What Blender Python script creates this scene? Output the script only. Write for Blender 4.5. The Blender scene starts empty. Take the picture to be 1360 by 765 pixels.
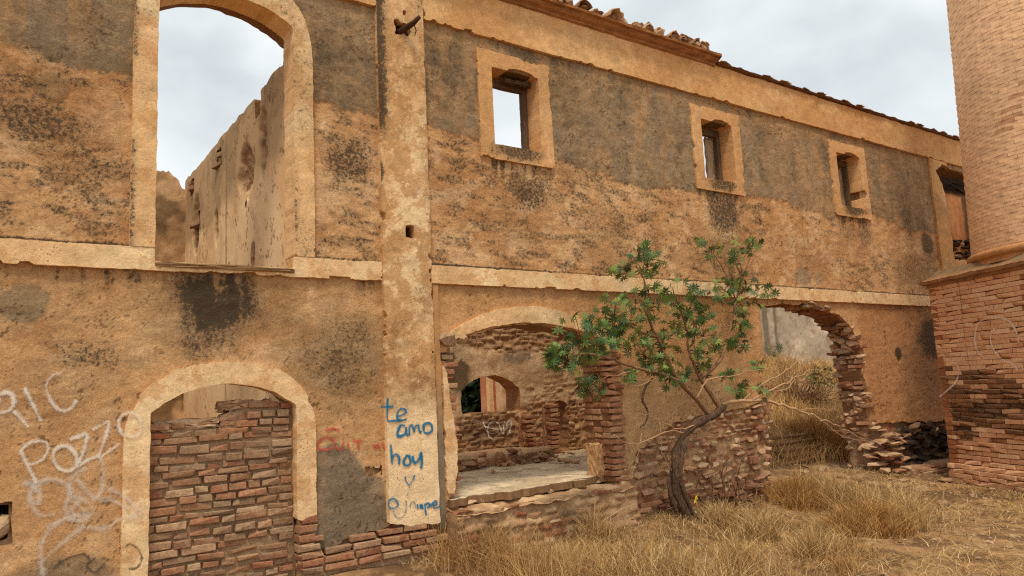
import bpy, bmesh, math, random
import numpy as np
from mathutils import Matrix, Vector
random.seed(7)
RNG = np.random.default_rng(11)
scene = bpy.context.scene
COL = scene.collection

# ------------------------------------------------------------------ camera
PW, PH, FPX = 1360.0, 765.0, 984.4
CAM = np.array([0.0, -6.3, 1.62])
_y, _p, _r = math.radians(35.0), math.radians(7.74), math.radians(-2.787)
_fw = np.array([math.sin(_y)*math.cos(_p), math.cos(_y)*math.cos(_p), math.sin(_p)])
_rt = np.array([math.cos(_y), -math.sin(_y), 0.0])
_up = np.cross(_rt, _fw)
_R = math.cos(_r)*_rt + math.sin(_r)*_up
_U = -math.sin(_r)*_rt + math.cos(_r)*_up
cam_data = bpy.data.cameras.new('camera')
cam_data.sensor_width = 36.0
cam_data.lens = FPX/PW*36.0
cam_data.clip_end = 600.0
cam_data.clip_start = 0.05
cam = bpy.data.objects.new('camera', cam_data)
COL.objects.link(cam)
m = Matrix.Identity(4)
for i in range(3):
    m[i][0] = _R[i]; m[i][1] = _U[i]; m[i][2] = -_fw[i]; m[i][3] = CAM[i]
cam.matrix_world = m
scene.camera = cam

def ray(px, py):
    return _fw*FPX + _R*(px-PW/2) - _U*(py-PH/2)
def at_y(px, py, y=0.0):          # point on a plane parallel to the facade
    d = ray(px, py); return CAM + d*((y-CAM[1])/d[1])
def at_z(px, py, z=0.0):          # point on a horizontal plane
    d = ray(px, py); return CAM + d*((z-CAM[2])/d[2])

# ------------------------------------------------------------------ world, sun, exposure
SUN_EL, SUN_AZ = math.radians(64), math.radians(214)     # azimuth: clockwise from +Y
world = bpy.data.worlds.new('World'); scene.world = world
world.use_nodes = True
nt = world.node_tree; nt.nodes.clear()
def wn(t, **kw):
    n = nt.nodes.new(t)
    for k, v in kw.items(): setattr(n, k, v)
    return n
out = wn('ShaderNodeOutputWorld'); bg = wn('ShaderNodeBackground')
bg.inputs['Strength'].default_value = 0.1
sky = wn('ShaderNodeTexSky', sky_type='NISHITA', sun_disc=False)
sky.sun_elevation = SUN_EL; sky.sun_rotation = SUN_AZ
tc = wn('ShaderNodeTexCoord')
mp = wn('ShaderNodeMapping'); mp.inputs['Scale'].default_value = (1.0, 1.0, 1.7)
n1 = wn('ShaderNodeTexNoise'); n1.inputs['Scale'].default_value = 3.0; n1.inputs['Detail'].default_value = 5; n1.inputs['Roughness'].default_value = 0.48
n1.inputs['Distortion'].default_value = 0.15
cr = wn('ShaderNodeValToRGB')
cr.color_ramp.elements[0].position = 0.28; cr.color_ramp.elements[0].color = (3.7, 4.0, 4.15, 1)
cr.color_ramp.elements[1].position = 0.66; cr.color_ramp.elements[1].color = (7.0, 7.2, 7.2, 1)
e = cr.color_ramp.elements.new(0.48); e.color = (5.6, 5.9, 6.0, 1)
mx = wn('ShaderNodeMixRGB'); mx.inputs[0].default_value = 0.93
nt.links.new(tc.outputs['Generated'], mp.inputs['Vector'])
nt.links.new(mp.outputs['Vector'], n1.inputs['Vector'])
nt.links.new(n1.outputs['Fac'], cr.inputs['Fac'])
nt.links.new(sky.outputs['Color'], mx.inputs[1])
nt.links.new(cr.outputs['Color'], mx.inputs[2])
nt.links.new(mx.outputs['Color'], bg.inputs['Color'])
nt.links.new(bg.outputs['Background'], out.inputs['Surface'])

sd = bpy.data.lights.new('sun', 'SUN'); sd.energy = 1.5; sd.angle = math.radians(11); sd.color = (1.0, 0.92, 0.78)
sun = bpy.data.objects.new('sun', sd); COL.objects.link(sun)
sdir = Vector((math.sin(SUN_AZ)*math.cos(SUN_EL), math.cos(SUN_AZ)*math.cos(SUN_EL), math.sin(SUN_EL)))
sun.rotation_euler = sdir.to_track_quat('Z', 'Y').to_euler()
sun.location = (-4, -9, 12)
vs = scene.view_settings
vs.view_transform = 'Standard'; vs.look = 'None'; vs.gamma = 1.0; vs.use_curve_mapping = False
vs.exposure = 0.70
scene.cycles.max_bounces = 8
scene.cycles.diffuse_bounces = 6
scene.cycles.transparent_max_bounces = 12
scene.cycles.use_denoising = False          # keep the plaster's real grain
scene.cycles.pixel_filter_type = 'BLACKMAN_HARRIS'; scene.cycles.filter_width = 1.2

# ------------------------------------------------------------------ numpy noise
def _h(ix, iy, s):
    n = (ix.astype(np.int64)*374761393 + iy.astype(np.int64)*668265263 + s*974711) & 0x7fffffff
    n = ((n ^ (n >> 13))*1274126177) & 0x7fffffff
    n = ((n ^ (n >> 16))*60493) & 0x7fffffff
    return ((n ^ (n >> 11)) & 0xffff)/65535.0
def vn(x, y, s=0):
    x = np.asarray(x, float); y = np.asarray(y, float)
    ix = np.floor(x); iy = np.floor(y); fx = x-ix; fy = y-iy
    fx = fx*fx*(3-2*fx); fy = fy*fy*(3-2*fy)
    a = _h(ix, iy, s); b = _h(ix+1, iy, s); c = _h(ix, iy+1, s); d = _h(ix+1, iy+1, s)
    return (a*(1-fx)+b*fx)*(1-fy) + (c*(1-fx)+d*fx)*fy
def fbm(x, y, f=1.0, o=4, s=0, g=0.5):
    t = 0; a = 1.0; n = 0
    for k in range(o):
        t = t + a*vn(np.asarray(x)*f+17.3*k, np.asarray(y)*f-9.1*k, s+k*7); n += a; a *= g; f *= 2.03
    return t/n
def sst(a, b, x):
    t = np.clip((x-a)/(b-a), 0, 1); return t*t*(3-2*t)
def voro(x, y, s=0):
    ix = np.floor(x); iy = np.floor(y)
    f1 = np.full(np.shape(x), 9.0); f2 = np.full(np.shape(x), 9.0); idr = np.zeros(np.shape(x))
    for dx in (-1, 0, 1):
        for dy in (-1, 0, 1):
            cx = ix+dx; cy = iy+dy
            px = cx+0.12+0.76*_h(cx, cy, s); py = cy+0.12+0.76*_h(cx, cy, s+3)
            d = np.hypot(x-px, y-py); r = _h(cx, cy, s+9)
            c = d < f1
            f2 = np.where(c, f1, np.minimum(f2, d)); idr = np.where(c, r, idr); f1 = np.where(c, d, f1)
    return f1, f2, idr
def lerp(a, b, t):
    t = np.asarray(t)[..., None]; return np.asarray(a)*(1-t) + np.asarray(b)*t
def srgb(r, g, b):
    f = lambda c: (c/255/12.92) if c/255 <= 0.04045 else ((c/255+0.055)/1.055)**2.4
    return np.array([f(r), f(g), f(b)])
def blob(X, Z, cx, cz, rx, rz, s=0, rag=0.5, f=5.0, soft=0.35):
    d = np.hypot((X-cx)/rx, (Z-cz)/rz) + rag*2*(fbm(X, Z, f, 5, s, 0.6)-0.5)
    return 1 - sst(1-soft, 1+soft, d)

# ------------------------------------------------------------------ materials
def mat_new(name):
    mt = bpy.data.materials.new(name); mt.use_nodes = True
    return mt, mt.node_tree, mt.node_tree.nodes['Principled BSDF']
def _noise(t, scale, detail=5, rough=0.6, vec=None):
    n = t.nodes.new('ShaderNodeTexNoise'); n.inputs['Scale'].default_value = scale
    n.inputs['Detail'].default_value = detail; n.inputs['Roughness'].default_value = rough
    if vec is not None: t.links.new(vec, n.inputs['Vector'])
    return n
def _mr(t, src, a, b, c, d):
    n = t.nodes.new('ShaderNodeMapRange'); n.inputs[1].default_value = a; n.inputs[2].default_value = b
    n.inputs[3].default_value = c; n.inputs[4].default_value = d; t.links.new(src, n.inputs[0]); return n.outputs[0]
def _mul(t, col, fac):
    n = t.nodes.new('ShaderNodeVectorMath'); n.operation = 'SCALE'
    t.links.new(col, n.inputs[0]); t.links.new(fac, n.inputs['Scale']); return n.outputs[0]
def mat_attr(name, fine=48, lo=0.66, hi=1.28, pit=0.0, bump=0.6, bscale=38, rough=0.95, bdist=0.016, mlo=0.80, mhi=1.17):
    """colour from the 'Col' attribute (wear and stains), dark growth broken up by grain from 'Dirt', fine grain and relief"""
    mt, t, b = mat_new(name)
    at = t.nodes.new('ShaderNodeAttribute'); at.attribute_name = 'Col'
    ad = t.nodes.new('ShaderNodeAttribute'); ad.attribute_name = 'Dirt'
    tcn = t.nodes.new('ShaderNodeTexCoord'); v = tcn.outputs['Object']
    nf = _noise(t, fine, 8, 0.78, v)
    col = _mul(t, at.outputs['Color'], _mr(t, nf.outputs['Fac'], 0.30, 0.70, lo, hi))
    nm = _noise(t, 9, 8, 0.7, v)
    col = _mul(t, col, _mr(t, nm.outputs['Fac'], 0.3, 0.7, mlo, mhi))
    nd = _noise(t, 30, 9, 0.8, v)
    m1 = t.nodes.new('ShaderNodeMath'); m1.operation = 'MULTIPLY_ADD'; t.links.new(nd.outputs['Fac'], m1.inputs[0]); m1.inputs[1].default_value = 1.9; t.links.new(ad.outputs['Fac'], m1.inputs[2])
    sp = _mr(t, m1.outputs[0], 0.95+0.40, 0.95+0.62, 0.0, 0.88)
    mxs = t.nodes.new('ShaderNodeMixRGB'); mxs.inputs[2].default_value = (0.105, 0.078, 0.048, 1)      # thin grime film round the growth
    t.links.new(_mr(t, ad.outputs['Fac'], 0.1, 0.9, 0.0, 0.55), mxs.inputs[0]); t.links.new(col, mxs.inputs[1]); col = mxs.outputs[0]
    mixd = t.nodes.new('ShaderNodeMixRGB'); mixd.inputs[2].default_value = (0.060, 0.043, 0.027, 1)
    t.links.new(sp, mixd.inputs[0]); t.links.new(col, mixd.inputs[1]); col = mixd.outputs[0]
    nb = _noise(t, bscale, 9, 0.8, v)
    h = nb.outputs['Fac']
    if pit > 0:
        vo = t.nodes.new('ShaderNodeTexVoronoi'); vo.inputs['Scale'].default_value = 38; t.links.new(v, vo.inputs['Vector'])
        np_ = _noise(t, 4.5, 4, 0.6, v)
        th = _mr(t, np_.outputs['Fac'], 0.45, 0.7, 0.0, 0.26)
        ls = t.nodes.new('ShaderNodeMath'); ls.operation = 'LESS_THAN'
        t.links.new(vo.outputs['Distance'], ls.inputs[0]); t.links.new(th, ls.inputs[1])
        col = _mul(t, col, _mr(t, ls.outputs[0], 0, 1, 1.0, 1.0-pit))
        ma = t.nodes.new('ShaderNodeMath'); ma.operation = 'MULTIPLY_ADD'
        t.links.new(ls.outputs[0], ma.inputs[0]); ma.inputs[1].default_value = -0.5; t.links.new(h, ma.inputs[2]); h = ma.outputs[0]
    t.links.new(col, b.inputs['Base Color'])
    bp = t.nodes.new('ShaderNodeBump'); bp.inputs['Strength'].default_value = bump; bp.inputs['Distance'].default_value = bdist
    t.links.new(h, bp.inputs['Height']); t.links.new(bp.outputs['Normal'], b.inputs['Normal'])
    b.inputs['Roughness'].default_value = rough; b.inputs['Specular IOR Level'].default_value = 0.15
    return mt
def mat_rand(name, cols, fine=30, lo=0.6, hi=1.3, bump=0.6, bscale=25, rough=0.93, world_noise=None):
    """colour picked per object from a ramp, with grain"""
    mt, t, b = mat_new(name)
    oi = t.nodes.new('ShaderNodeObjectInfo')
    cr = t.nodes.new('ShaderNodeValToRGB'); cr.color_ramp.interpolation = 'LINEAR'
    els = cr.color_ramp.elements
    while len(els) < len(cols): els.new(0.5)
    for i, c in enumerate(cols):
        els[i].position = i/(len(cols)-1); els[i].color = (*c, 1)
    t.links.new(oi.outputs['Random'], cr.inputs['Fac'])
    g = t.nodes.new('ShaderNodeNewGeometry'); v = g.outputs['Position']
    nf = _noise(t, fine, 6, 0.7, v)
    col = _mul(t, cr.outputs['Color'], _mr(t, nf.outputs['Fac'], 0.28, 0.72, lo, hi))
    nd = _noise(t, 9, 5, 0.65, v)               # lime and dust over the pieces
    mixd = t.nodes.new('ShaderNodeMixRGB'); mixd.inputs[2].default_value = (*(world_noise if world_noise is not None else srgb(172, 132, 92)), 1)
    t.links.new(_mr(t, nd.outputs['Fac'], 0.48, 0.66, 0.0, 0.75), mixd.inputs[0]); t.links.new(col, mixd.inputs[1])
    t.links.new(mixd.outputs[0], b.inputs['Base Color'])
    nb = _noise(t, bscale*2, 6, 0.7, v)
    bp = t.nodes.new('ShaderNodeBump'); bp.inputs['Strength'].default_value = bump; bp.inputs['Distance'].default_value = 0.015
    t.links.new(nb.outputs['Fac'], bp.inputs['Height']); t.links.new(bp.outputs['Normal'], b.inputs['Normal'])
    b.inputs['Roughness'].default_value = rough; b.inputs['Specular IOR Level'].default_value = 0.15
    return mt
def mat_plain(name, c, lo=0.7, hi=1.25, fine=30, stretch=(1, 1, 1), bump=0.3, rough=0.9, bd=.01):
    mt, t, b = mat_new(name)
    tcn = t.nodes.new('ShaderNodeTexCoord'); mpn = t.nodes.new('ShaderNodeMapping'); mpn.inputs['Scale'].default_value = stretch
    t.links.new(tcn.outputs['Object'], mpn.inputs['Vector'])
    nf = _noise(t, fine, 6, 0.65, mpn.outputs['Vector'])
    rgb = t.nodes.new('ShaderNodeRGB'); rgb.outputs[0].default_value = (*c, 1)
    t.links.new(_mul(t, rgb.outputs[0], _mr(t, nf.outputs['Fac'], 0.3, 0.7, lo, hi)), b.inputs['Base Color'])
    bp = t.nodes.new('ShaderNodeBump'); bp.inputs['Strength'].default_value = bump; bp.inputs['Distance'].default_value = bd
    t.links.new(nf.outputs['Fac'], bp.inputs['Height']); t.links.new(bp.outputs['Normal'], b.inputs['Normal'])
    b.inputs['Roughness'].default_value = rough; b.inputs['Specular IOR Level'].default_value = 0.2
    return mt
def mat_spray(name, c, dens=0.5, amax=0.9):
    mt, t, b = mat_new(name)
    at = t.nodes.new('ShaderNodeAttribute'); at.attribute_name = 'across'
    g = t.nodes.new('ShaderNodeNewGeometry')
    n = _noise(t, 60, 8, 0.8, g.outputs['Position'])
    n2 = _noise(t, 5, 4, 0.65, g.outputs['Position'])
    ad = t.nodes.new('ShaderNodeMath'); ad.operation = 'ADD'; t.links.new(at.outputs['Fac'], ad.inputs[0])
    t.links.new(_mr(t, n.outputs['Fac'], 0.3, 0.7, -0.38, 0.38), ad.inputs[1])
    ad2 = t.nodes.new('ShaderNodeMath'); ad2.operation = 'ADD'; t.links.new(ad.outputs[0], ad2.inputs[0])
    t.links.new(_mr(t, n2.outputs['Fac'], 0.3, 0.7, -0.3, 0.3), ad2.inputs[1])
    al = _mr(t, ad2.outputs[0], 0.55-dens, 1.15-dens, 0.0, amax)
    t.links.new(al, b.inputs['Alpha'])
    b.inputs['Base Color'].default_value = (*c, 1); b.inputs['Roughness'].default_value = 0.85
    return mt

M = {}
M['plaster'] = mat_attr('weathered_plaster', 42, 0.66, 1.30, pit=0.4, bump=1.0, bscale=34, bdist=.022)
M['cream'] = mat_attr('cream_plaster', 48, 0.76, 1.2, pit=0.55, bump=0.7, bscale=40)
M['masonry'] = mat_attr('rubble_masonry', 60, 0.62, 1.3, bump=0.8, bscale=40, bdist=0.02)
M['sidewall'] = mat_attr('room_plaster', 30, 0.92, 1.07, pit=0.1, bump=0.2, bscale=30, mlo=.94, mhi=1.05)
M['inner'] = mat_attr('inner_plaster', 40, 0.72, 1.22, pit=0.3, bump=0.5, bscale=36)
M['ground'] = mat_attr('dry_earth', 40, 0.55, 1.4, bump=0.8, bscale=30, bdist=0.03)
M['slab'] = mat_attr('old_concrete', 40, 0.7, 1.25, bump=0.5, bscale=40)
M['shaftbrick'] = mat_attr('chimney_brickwork', 40, 0.82, 1.15, bump=0.25, bscale=60, bdist=.006)
M['grass'] = mat_attr('dry_grass_blades', 30, 0.85, 1.12, bump=0.0)
M['brick'] = mat_rand('infill_brick', [srgb(164, 128, 96), srgb(168, 112, 80), srgb(172, 138, 106), srgb(148, 112, 84), srgb(178, 124, 90), srgb(192, 160, 124), srgb(146, 116, 90), srgb(166, 102, 72), srgb(176, 144, 110)], 26, 0.55, 1.3, 0.8, world_noise=srgb(164, 134, 100))
M['redbrick'] = mat_rand('jamb_brick', [srgb(164, 108, 78), srgb(142, 90, 64), srgb(178, 128, 94), srgb(154, 102, 74), srgb(186, 144, 108)], 26, 0.55, 1.3, 0.8, world_noise=srgb(180, 140, 102))
M['stone'] = mat_rand('rubble_stone', [srgb(196, 156, 118), srgb(170, 126, 92), srgb(208, 172, 134), srgb(168, 112, 82), srgb(158, 124, 94), srgb(214, 182, 146), srgb(184, 138, 102)], 26, 0.6, 1.3, 0.8, world_noise=srgb(194, 154, 114))
M['burnt'] = mat_rand('soot_blackened_stone', [srgb(62, 50, 38), srgb(96, 76, 54), srgb(48, 38, 30), srgb(112, 88, 62)], 26, 0.5, 1.3, 0.8, world_noise=srgb(58, 47, 36))
M['tile'] = mat_rand('roof_tile_clay', [srgb(184, 140, 102), srgb(208, 172, 134), srgb(166, 120, 88), srgb(138, 108, 84)], 30, 0.6, 1.25, 0.6, world_noise=srgb(190, 156, 118))
M['rock'] = mat_rand('loose_rock', [srgb(190, 158, 122), srgb(160, 126, 92), srgb(200, 172, 138), srgb(150, 116, 84)], 30, 0.65, 1.25, 0.7, world_noise=srgb(186, 146, 104))
M['wood'] = mat_plain('weathered_wood', srgb(104, 82, 60), 0.5, 1.4, 40, (4, 4, 0.4), 0.6)
M['palewood'] = mat_plain('pale_bleached_wood', srgb(176, 152, 124), 0.6, 1.25, 30, (4, 4, 0.5), 0.6)
M['iron'] = mat_plain('rusty_iron', srgb(72, 46, 34), 0.5, 1.4, 60)
M['strip'] = mat_attr('graded_render_strip', 60, 0.75, 1.2, bump=0.3)
M['bark'] = mat_plain('dark_bark', srgb(112, 86, 66), 0.3, 1.7, 14, (5, 5, 1.2), 1.0, bd=.04)
M['limb'] = mat_plain('grey_tan_bark', srgb(150, 112, 80), 0.45, 1.45, 18, (4, 4, 1.5), 1.0, bd=.02)
M['dead'] = mat_plain('pale_dead_wood', srgb(192, 152, 112), 0.55, 1.25, 30, (3, 3, 3), 0.3)
M['blue'] = mat_spray('blue_paint', srgb(14, 112, 150), 0.42, .97)
M['blue_faint'] = mat_spray('faded_blue_paint', srgb(70, 110, 130), 0.2, .6)
M['white'] = mat_spray('white_spray', srgb(232, 218, 198), 0.16, .82)
M['white_faint'] = mat_spray('faint_white_spray', srgb(230, 215, 195), 0.10, .50)
M['red'] = mat_spray('faded_red_spray', srgb(204, 84, 64), 0.26, .75)
M['black_spray'] = mat_spray('black_spray', srgb(60, 52, 48), 0.2, .6)
def mat_leaf():
    mt, t, b = mat_new('castor_leaf')
    oi = t.nodes.new('ShaderNodeObjectInfo'); cr = t.nodes.new('ShaderNodeValToRGB'); els = cr.color_ramp.elements
    els.new(0.5); els.new(0.9); els.new(0.95)
    for i, (p, c) in enumerate([(0, srgb(52, 74, 40)), (0.45, srgb(76, 102, 54)), (0.85, srgb(110, 134, 74)), (0.96, srgb(124, 132, 64)), (1, srgb(176, 150, 60))]):
        els[i].position = p; els[i].color = (*c, 1)
    t.links.new(oi.outputs['Random'], cr.inputs['Fac'])
    g = t.nodes.new('ShaderNodeNewGeometry'); n = _noise(t, 40, 3, 0.6, g.outputs['Position'])
    t.links.new(_mul(t, cr.outputs['Color'], _mr(t, n.outputs['Fac'], 0.3, 0.7, 0.75, 1.25)), b.inputs['Base Color'])
    b.inputs['Roughness'].default_value = 0.5; b.inputs['Specular IOR Level'].default_value = 0.35
    tr = t.nodes.new('ShaderNodeBsdfTranslucent'); tr.inputs['Color'].default_value = (*srgb(120, 140, 50), 1)
    mxl = t.nodes.new('ShaderNodeMixShader'); mxl.inputs[0].default_value = 0.28; ou = t.nodes['Material Output']
    t.links.new(b.outputs[0], mxl.inputs[1]); t.links.new(tr.outputs[0], mxl.inputs[2]); t.links.new(mxl.outputs[0], ou.inputs['Surface'])
    return mt
M['leaf'] = mat_leaf()
M['petal'] = mat_plain('yellow_petal', srgb(230, 190, 30), 0.9, 1.1, 30)
M['green'] = mat_attr('background_foliage', 20, 0.8, 1.2, bump=0.0, rough=0.7)

# ------------------------------------------------------------------ object helpers
def mesh_np(name, V, quads=None, tris=None, col=None, mat=None, smooth=True, attr=None, dirt=None):
    me = bpy.data.meshes.new(name)
    V = np.asarray(V, np.float32)
    q = np.zeros((0, 4), np.int32) if quads is None or len(quads) == 0 else np.asarray(quads, np.int32)
    t = np.zeros((0, 3), np.int32) if tris is None or len(tris) == 0 else np.asarray(tris, np.int32)
    me.vertices.add(len(V)); me.vertices.foreach_set('co', V.ravel())
    me.loops.add(q.size+t.size); me.loops.foreach_set('vertex_index', np.concatenate([q.ravel(), t.ravel()]).astype(np.int32))
    me.polygons.add(len(q)+len(t))
    st = np.concatenate([np.arange(len(q))*4, q.size+np.arange(len(t))*3]).astype(np.int32)
    me.polygons.foreach_set('loop_start', st)
    me.polygons.foreach_set('use_smooth', np.full(len(q)+len(t), smooth))
    if col is not None:
        a = me.color_attributes.new('Col', 'FLOAT_COLOR', 'POINT')
        c4 = np.ones((len(V), 4), np.float32); c4[:, :3] = np.clip(col, 0.002, 0.95); a.data.foreach_set('color', c4.ravel())
    if attr is not None:
        a = me.attributes.new('across', 'FLOAT', 'POINT'); a.data.foreach_set('value', np.asarray(attr, np.float32))
    if dirt is not None:
        a = me.attributes.new('Dirt', 'FLOAT', 'POINT'); a.data.foreach_set('value', np.asarray(dirt, np.float32))
    me.update(calc_edges=True); me.validate()
    if mat is not None: me.materials.append(mat)
    return me
def link(name, me, parent=None):
    o = bpy.data.objects.new(name, me); COL.objects.link(o)
    if parent is not None:
        o.parent = parent
        if parent.type == 'EMPTY': o.matrix_parent_inverse = Matrix.Translation(-Vector(parent.location))
    return o
def empty(name, loc, label, cat, group=None):
    o = bpy.data.objects.new(name, None); COL.objects.link(o); o.location = loc; o.empty_display_size = 0.2
    return tag(o, label, cat, group)
def tag(o, label, cat, group=None):
    o['label'] = label; o['category'] = cat
    if group: o['group'] = group
    return o

def sheet(name, us, vs_, sdf, place, mat, parent, relief=None, colour=None, depth=0.03, rimcol=None, rimjit=0.0):
    """A slab front: the grid (us x vs_) cut along sdf=0, with relief, and its cut edges carried back by depth.
    place(U,V,W) -> (N,3) world points; W is the height above the slab's face."""
    us = np.asarray(us); vs_ = np.asarray(vs_); nu, nv = len(us), len(vs_)
    U, V = np.meshgrid(us, vs_, indexing='ij')
    S = sdf(U, V); S = np.where(np.abs(S) < 1e-5, 1e-5, S)
    S[0, :] = np.minimum(S[0, :], -1e-3); S[-1, :] = np.minimum(S[-1, :], -1e-3)
    S[:, 0] = np.minimum(S[:, 0], -1e-3); S[:, -1] = np.minimum(S[:, -1], -1e-3)
    ins = S > 0
    idx = np.full((nu, nv), -1, np.int64); idx[ins] = np.arange(ins.sum())
    pu = list(U[ins]); pv = list(V[ins])
    a = ins[:-1, :-1]; b = ins[1:, :-1]; c = ins[1:, 1:]; d = ins[:-1, 1:]
    full = a & b & c & d; mixed = (a | b | c | d) & ~full
    I, J = np.nonzero(full)
    quads = np.stack([idx[I, J], idx[I+1, J], idx[I+1, J+1], idx[I, J+1]], 1)
    tris = []; segs = []; cache = {}
    def ev(p, q):
        k = (p, q) if p < q else (q, p)
        if k in cache: return cache[k]
        s0 = S[p]; s1 = S[q]; f = s0/(s0-s1)
        pu.append(us[p[0]]+(us[q[0]]-us[p[0]])*f); pv.append(vs_[p[1]]+(vs_[q[1]]-vs_[p[1]])*f)
        cache[k] = len(pu)-1; return cache[k]
    for i, j in zip(*np.nonzero(mixed)):
        cs = [(i, j), (i+1, j), (i+1, j+1), (i, j+1)]; poly = []; cut = []
        for k in range(4):
            p, q = cs[k], cs[(k+1) % 4]
            if ins[p]: poly.append(int(idx[p]))
            if ins[p] != ins[q]:
                e_ = ev(p, q); poly.append(e_); cut.append((e_, bool(ins[p])))
        for k in range(1, len(poly)-1): tris.append((poly[0], poly[k], poly[k+1]))
        if len(cut) == 2:
            (e0, out0), (e1, _) = cut
            segs.append((e0, e1) if out0 else (e1, e0))
    pu = np.array(pu); pv = np.array(pv)
    W = relief(pu, pv) if relief is not None else np.zeros(len(pu))
    P = place(pu, pv, W)
    C = colour(pu, pv) if colour is not None else None
    Dt = None
    if isinstance(C, tuple): C, Dt = C
    if segs and depth > 0:
        segs = np.array(segs); used = np.unique(segs); rem = np.full(len(pu), -1); n0 = len(P)
        rem[used] = np.arange(len(used))
        jit = rimjit*(fbm(pu[used]*1.0, pv[used], 9, 3, 5)-0.5)
        dd = depth(pu[used], pv[used]) if callable(depth) else depth
        F_ = P[used]; B_ = place(pu[used]+jit, pv[used]+jit, -dd*np.ones(len(used)))
        P = np.concatenate([P, F_, B_])
        r = rem[segs]; rq = np.stack([n0+r[:, 0], n0+r[:, 1], n0+len(used)+r[:, 1], n0+len(used)+r[:, 0]], 1)
        quads = np.concatenate([quads, rq])
        if C is not None:
            cu = C[used] if rimcol is None else np.broadcast_to(rimcol, (len(used), 3))*(0.8+0.4*fbm(pu[used], pv[used], 14, 2, 3))[:, None]
            C = np.concatenate([C, cu, cu])
        if Dt is not None: Dt = np.concatenate([Dt, Dt[used]*.5, Dt[used]*0])
    me = mesh_np(name, P, quads, tris, C, mat, dirt=Dt)
    return link(name, me, parent)
def facade_place(y0):
    return lambda u, v, w: np.stack([u, y0-w, v], 1)
def rect(U, V, x0, x1, z0, z1):
    dx = np.maximum(x0-U, U-x1); dz = np.maximum(z0-V, V-z1)
    return np.where((dx > 0) & (dz > 0), np.hypot(dx, dz), np.maximum(dx, dz))       # negative inside
def archd(U, V, x0, x1, z0, spring, apex):
    """negative inside a segmental-arched opening"""
    cx = (x0+x1)/2; hw = (x1-x0)/2; rise = apex-spring; R = (hw*hw+rise*rise)/(2*rise)
    d_body = rect(U, V, x0, x1, z0, apex+1)
    d_circ = np.hypot(U-cx, V-(apex-R))-R
    return np.maximum(d_body, np.where(V > spring-0.15, d_circ, -1))
def basket(U, V, x0, x1, z0, spring, apex, n=2.6):
    """negative inside an opening with a rounded-shoulder (superellipse) head"""
    cx = (x0+x1)/2; hw = (x1-x0)/2; h = apex-spring
    q = (np.abs((U-cx)/hw)**n + np.clip((V-spring)/h, 0, None)**n)**(1/n)
    return np.maximum((q-1)*min(hw, h), z0-V)
def polyd(U, V, pts):
    pts = np.asarray(pts, float); d = np.full(U.shape, 1e9); ins = np.zeros(U.shape, bool)
    for k in range(len(pts)):
        a = pts[k]; b = pts[(k+1) % len(pts)]; e_ = b-a
        t = np.clip(((U-a[0])*e_[0]+(V-a[1])*e_[1])/(e_@e_), 0, 1)
        d = np.minimum(d, np.hypot(U-a[0]-t*e_[0], V-a[1]-t*e_[1]))
        cnd = ((a[1] > V) != (b[1] > V))
        xx = a[0]+(V-a[1])/(e_[1] if abs(e_[1]) > 1e-9 else 1e-9)*e_[0]
        ins ^= cnd & (U < xx)
    return np.where(ins, -d, d)
def rag(U, V, amp, f=7, s=0, o=4):
    return amp*2*(fbm(U, V, f, o, s, 0.6)-0.5)

def hull(name, pts, mat):
    bm = bmesh.new()
    for p in pts: bm.verts.new(p)
    r = bmesh.ops.convex_hull(bm, input=bm.verts)
    bmesh.ops.delete(bm, geom=[v for v in bm.verts if not v.link_faces], context='VERTS')
    me = bpy.data.meshes.new(name); bm.to_mesh(me); bm.free(); me.materials.append(mat); return me
def brick_variants(name, mat, n=12, ch=0.055, jit=0.07):
    out_ = []
    for k in range(n):
        pts = []
        for sx in (-.5, .5):
            for sy in (-.5, .5):
                for sz in (-.5, .5):
                    j = np.array([random.uniform(-jit, jit)*q for q in (.28, .6, .8)])
                    if random.random() < .14: j -= np.array([sx*.35, sy*.8, sz])*random.uniform(.1, .4)
                    c = np.array([sx, sy, sz])+j
                    for ax in range(3):
                        q = c.copy()
                        for a2 in range(3):
                            if a2 != ax: q[a2] -= np.sign((sx, sy, sz)[a2])*ch*(.35, .8, 1.7)[a2]
                        pts.append(q)
        out_.append(hull(name, pts, mat))
    return out_
def stone_variants(name, mat, n=14, npt=20, boxy=0.78):
    out_ = []
    for k in range(n):
        pts = []
        for i in range(npt):
            v = RNG.normal(size=3); v /= np.linalg.norm(v)
            cubev = v/np.max(np.abs(v))
            p = v*(1-boxy)+cubev*boxy*0.86
            pts.append(p*0.5*RNG.uniform(.80, 1.10))
        out_.append(hull(name, pts, mat))
    return out_
BR = brick_variants('brick', M['brick']); RB = brick_variants('brick', M['redbrick'])
ST = stone_variants('stone', M['stone']); BU = stone_variants('stone', M['burnt'], 6)
RK = stone_variants('rock', M['rock'], 10, 18, 0.25)
def piece(name, me, parent, loc, scale, rot=(0, 0, 0)):
    o = bpy.data.objects.new(name, me); COL.objects.link(o)
    o.parent = parent; o.location = loc; o.scale = scale; o.rotation_euler = rot
    if parent is not None and parent.type == 'EMPTY': o.matrix_parent_inverse = Matrix.Translation(-Vector(parent.location))
    return o
def box_np(x0, x1, y0, y1, z0, z1):
    V = np.array([(x, y, z) for x in (x0, x1) for y in (y0, y1) for z in (z0, z1)], float)
    Q = [(0, 1, 3, 2), (4, 6, 7, 5), (0, 4, 5, 1), (2, 3, 7, 6), (0, 2, 6, 4), (1, 5, 7, 3)]
    return V, Q
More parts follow.
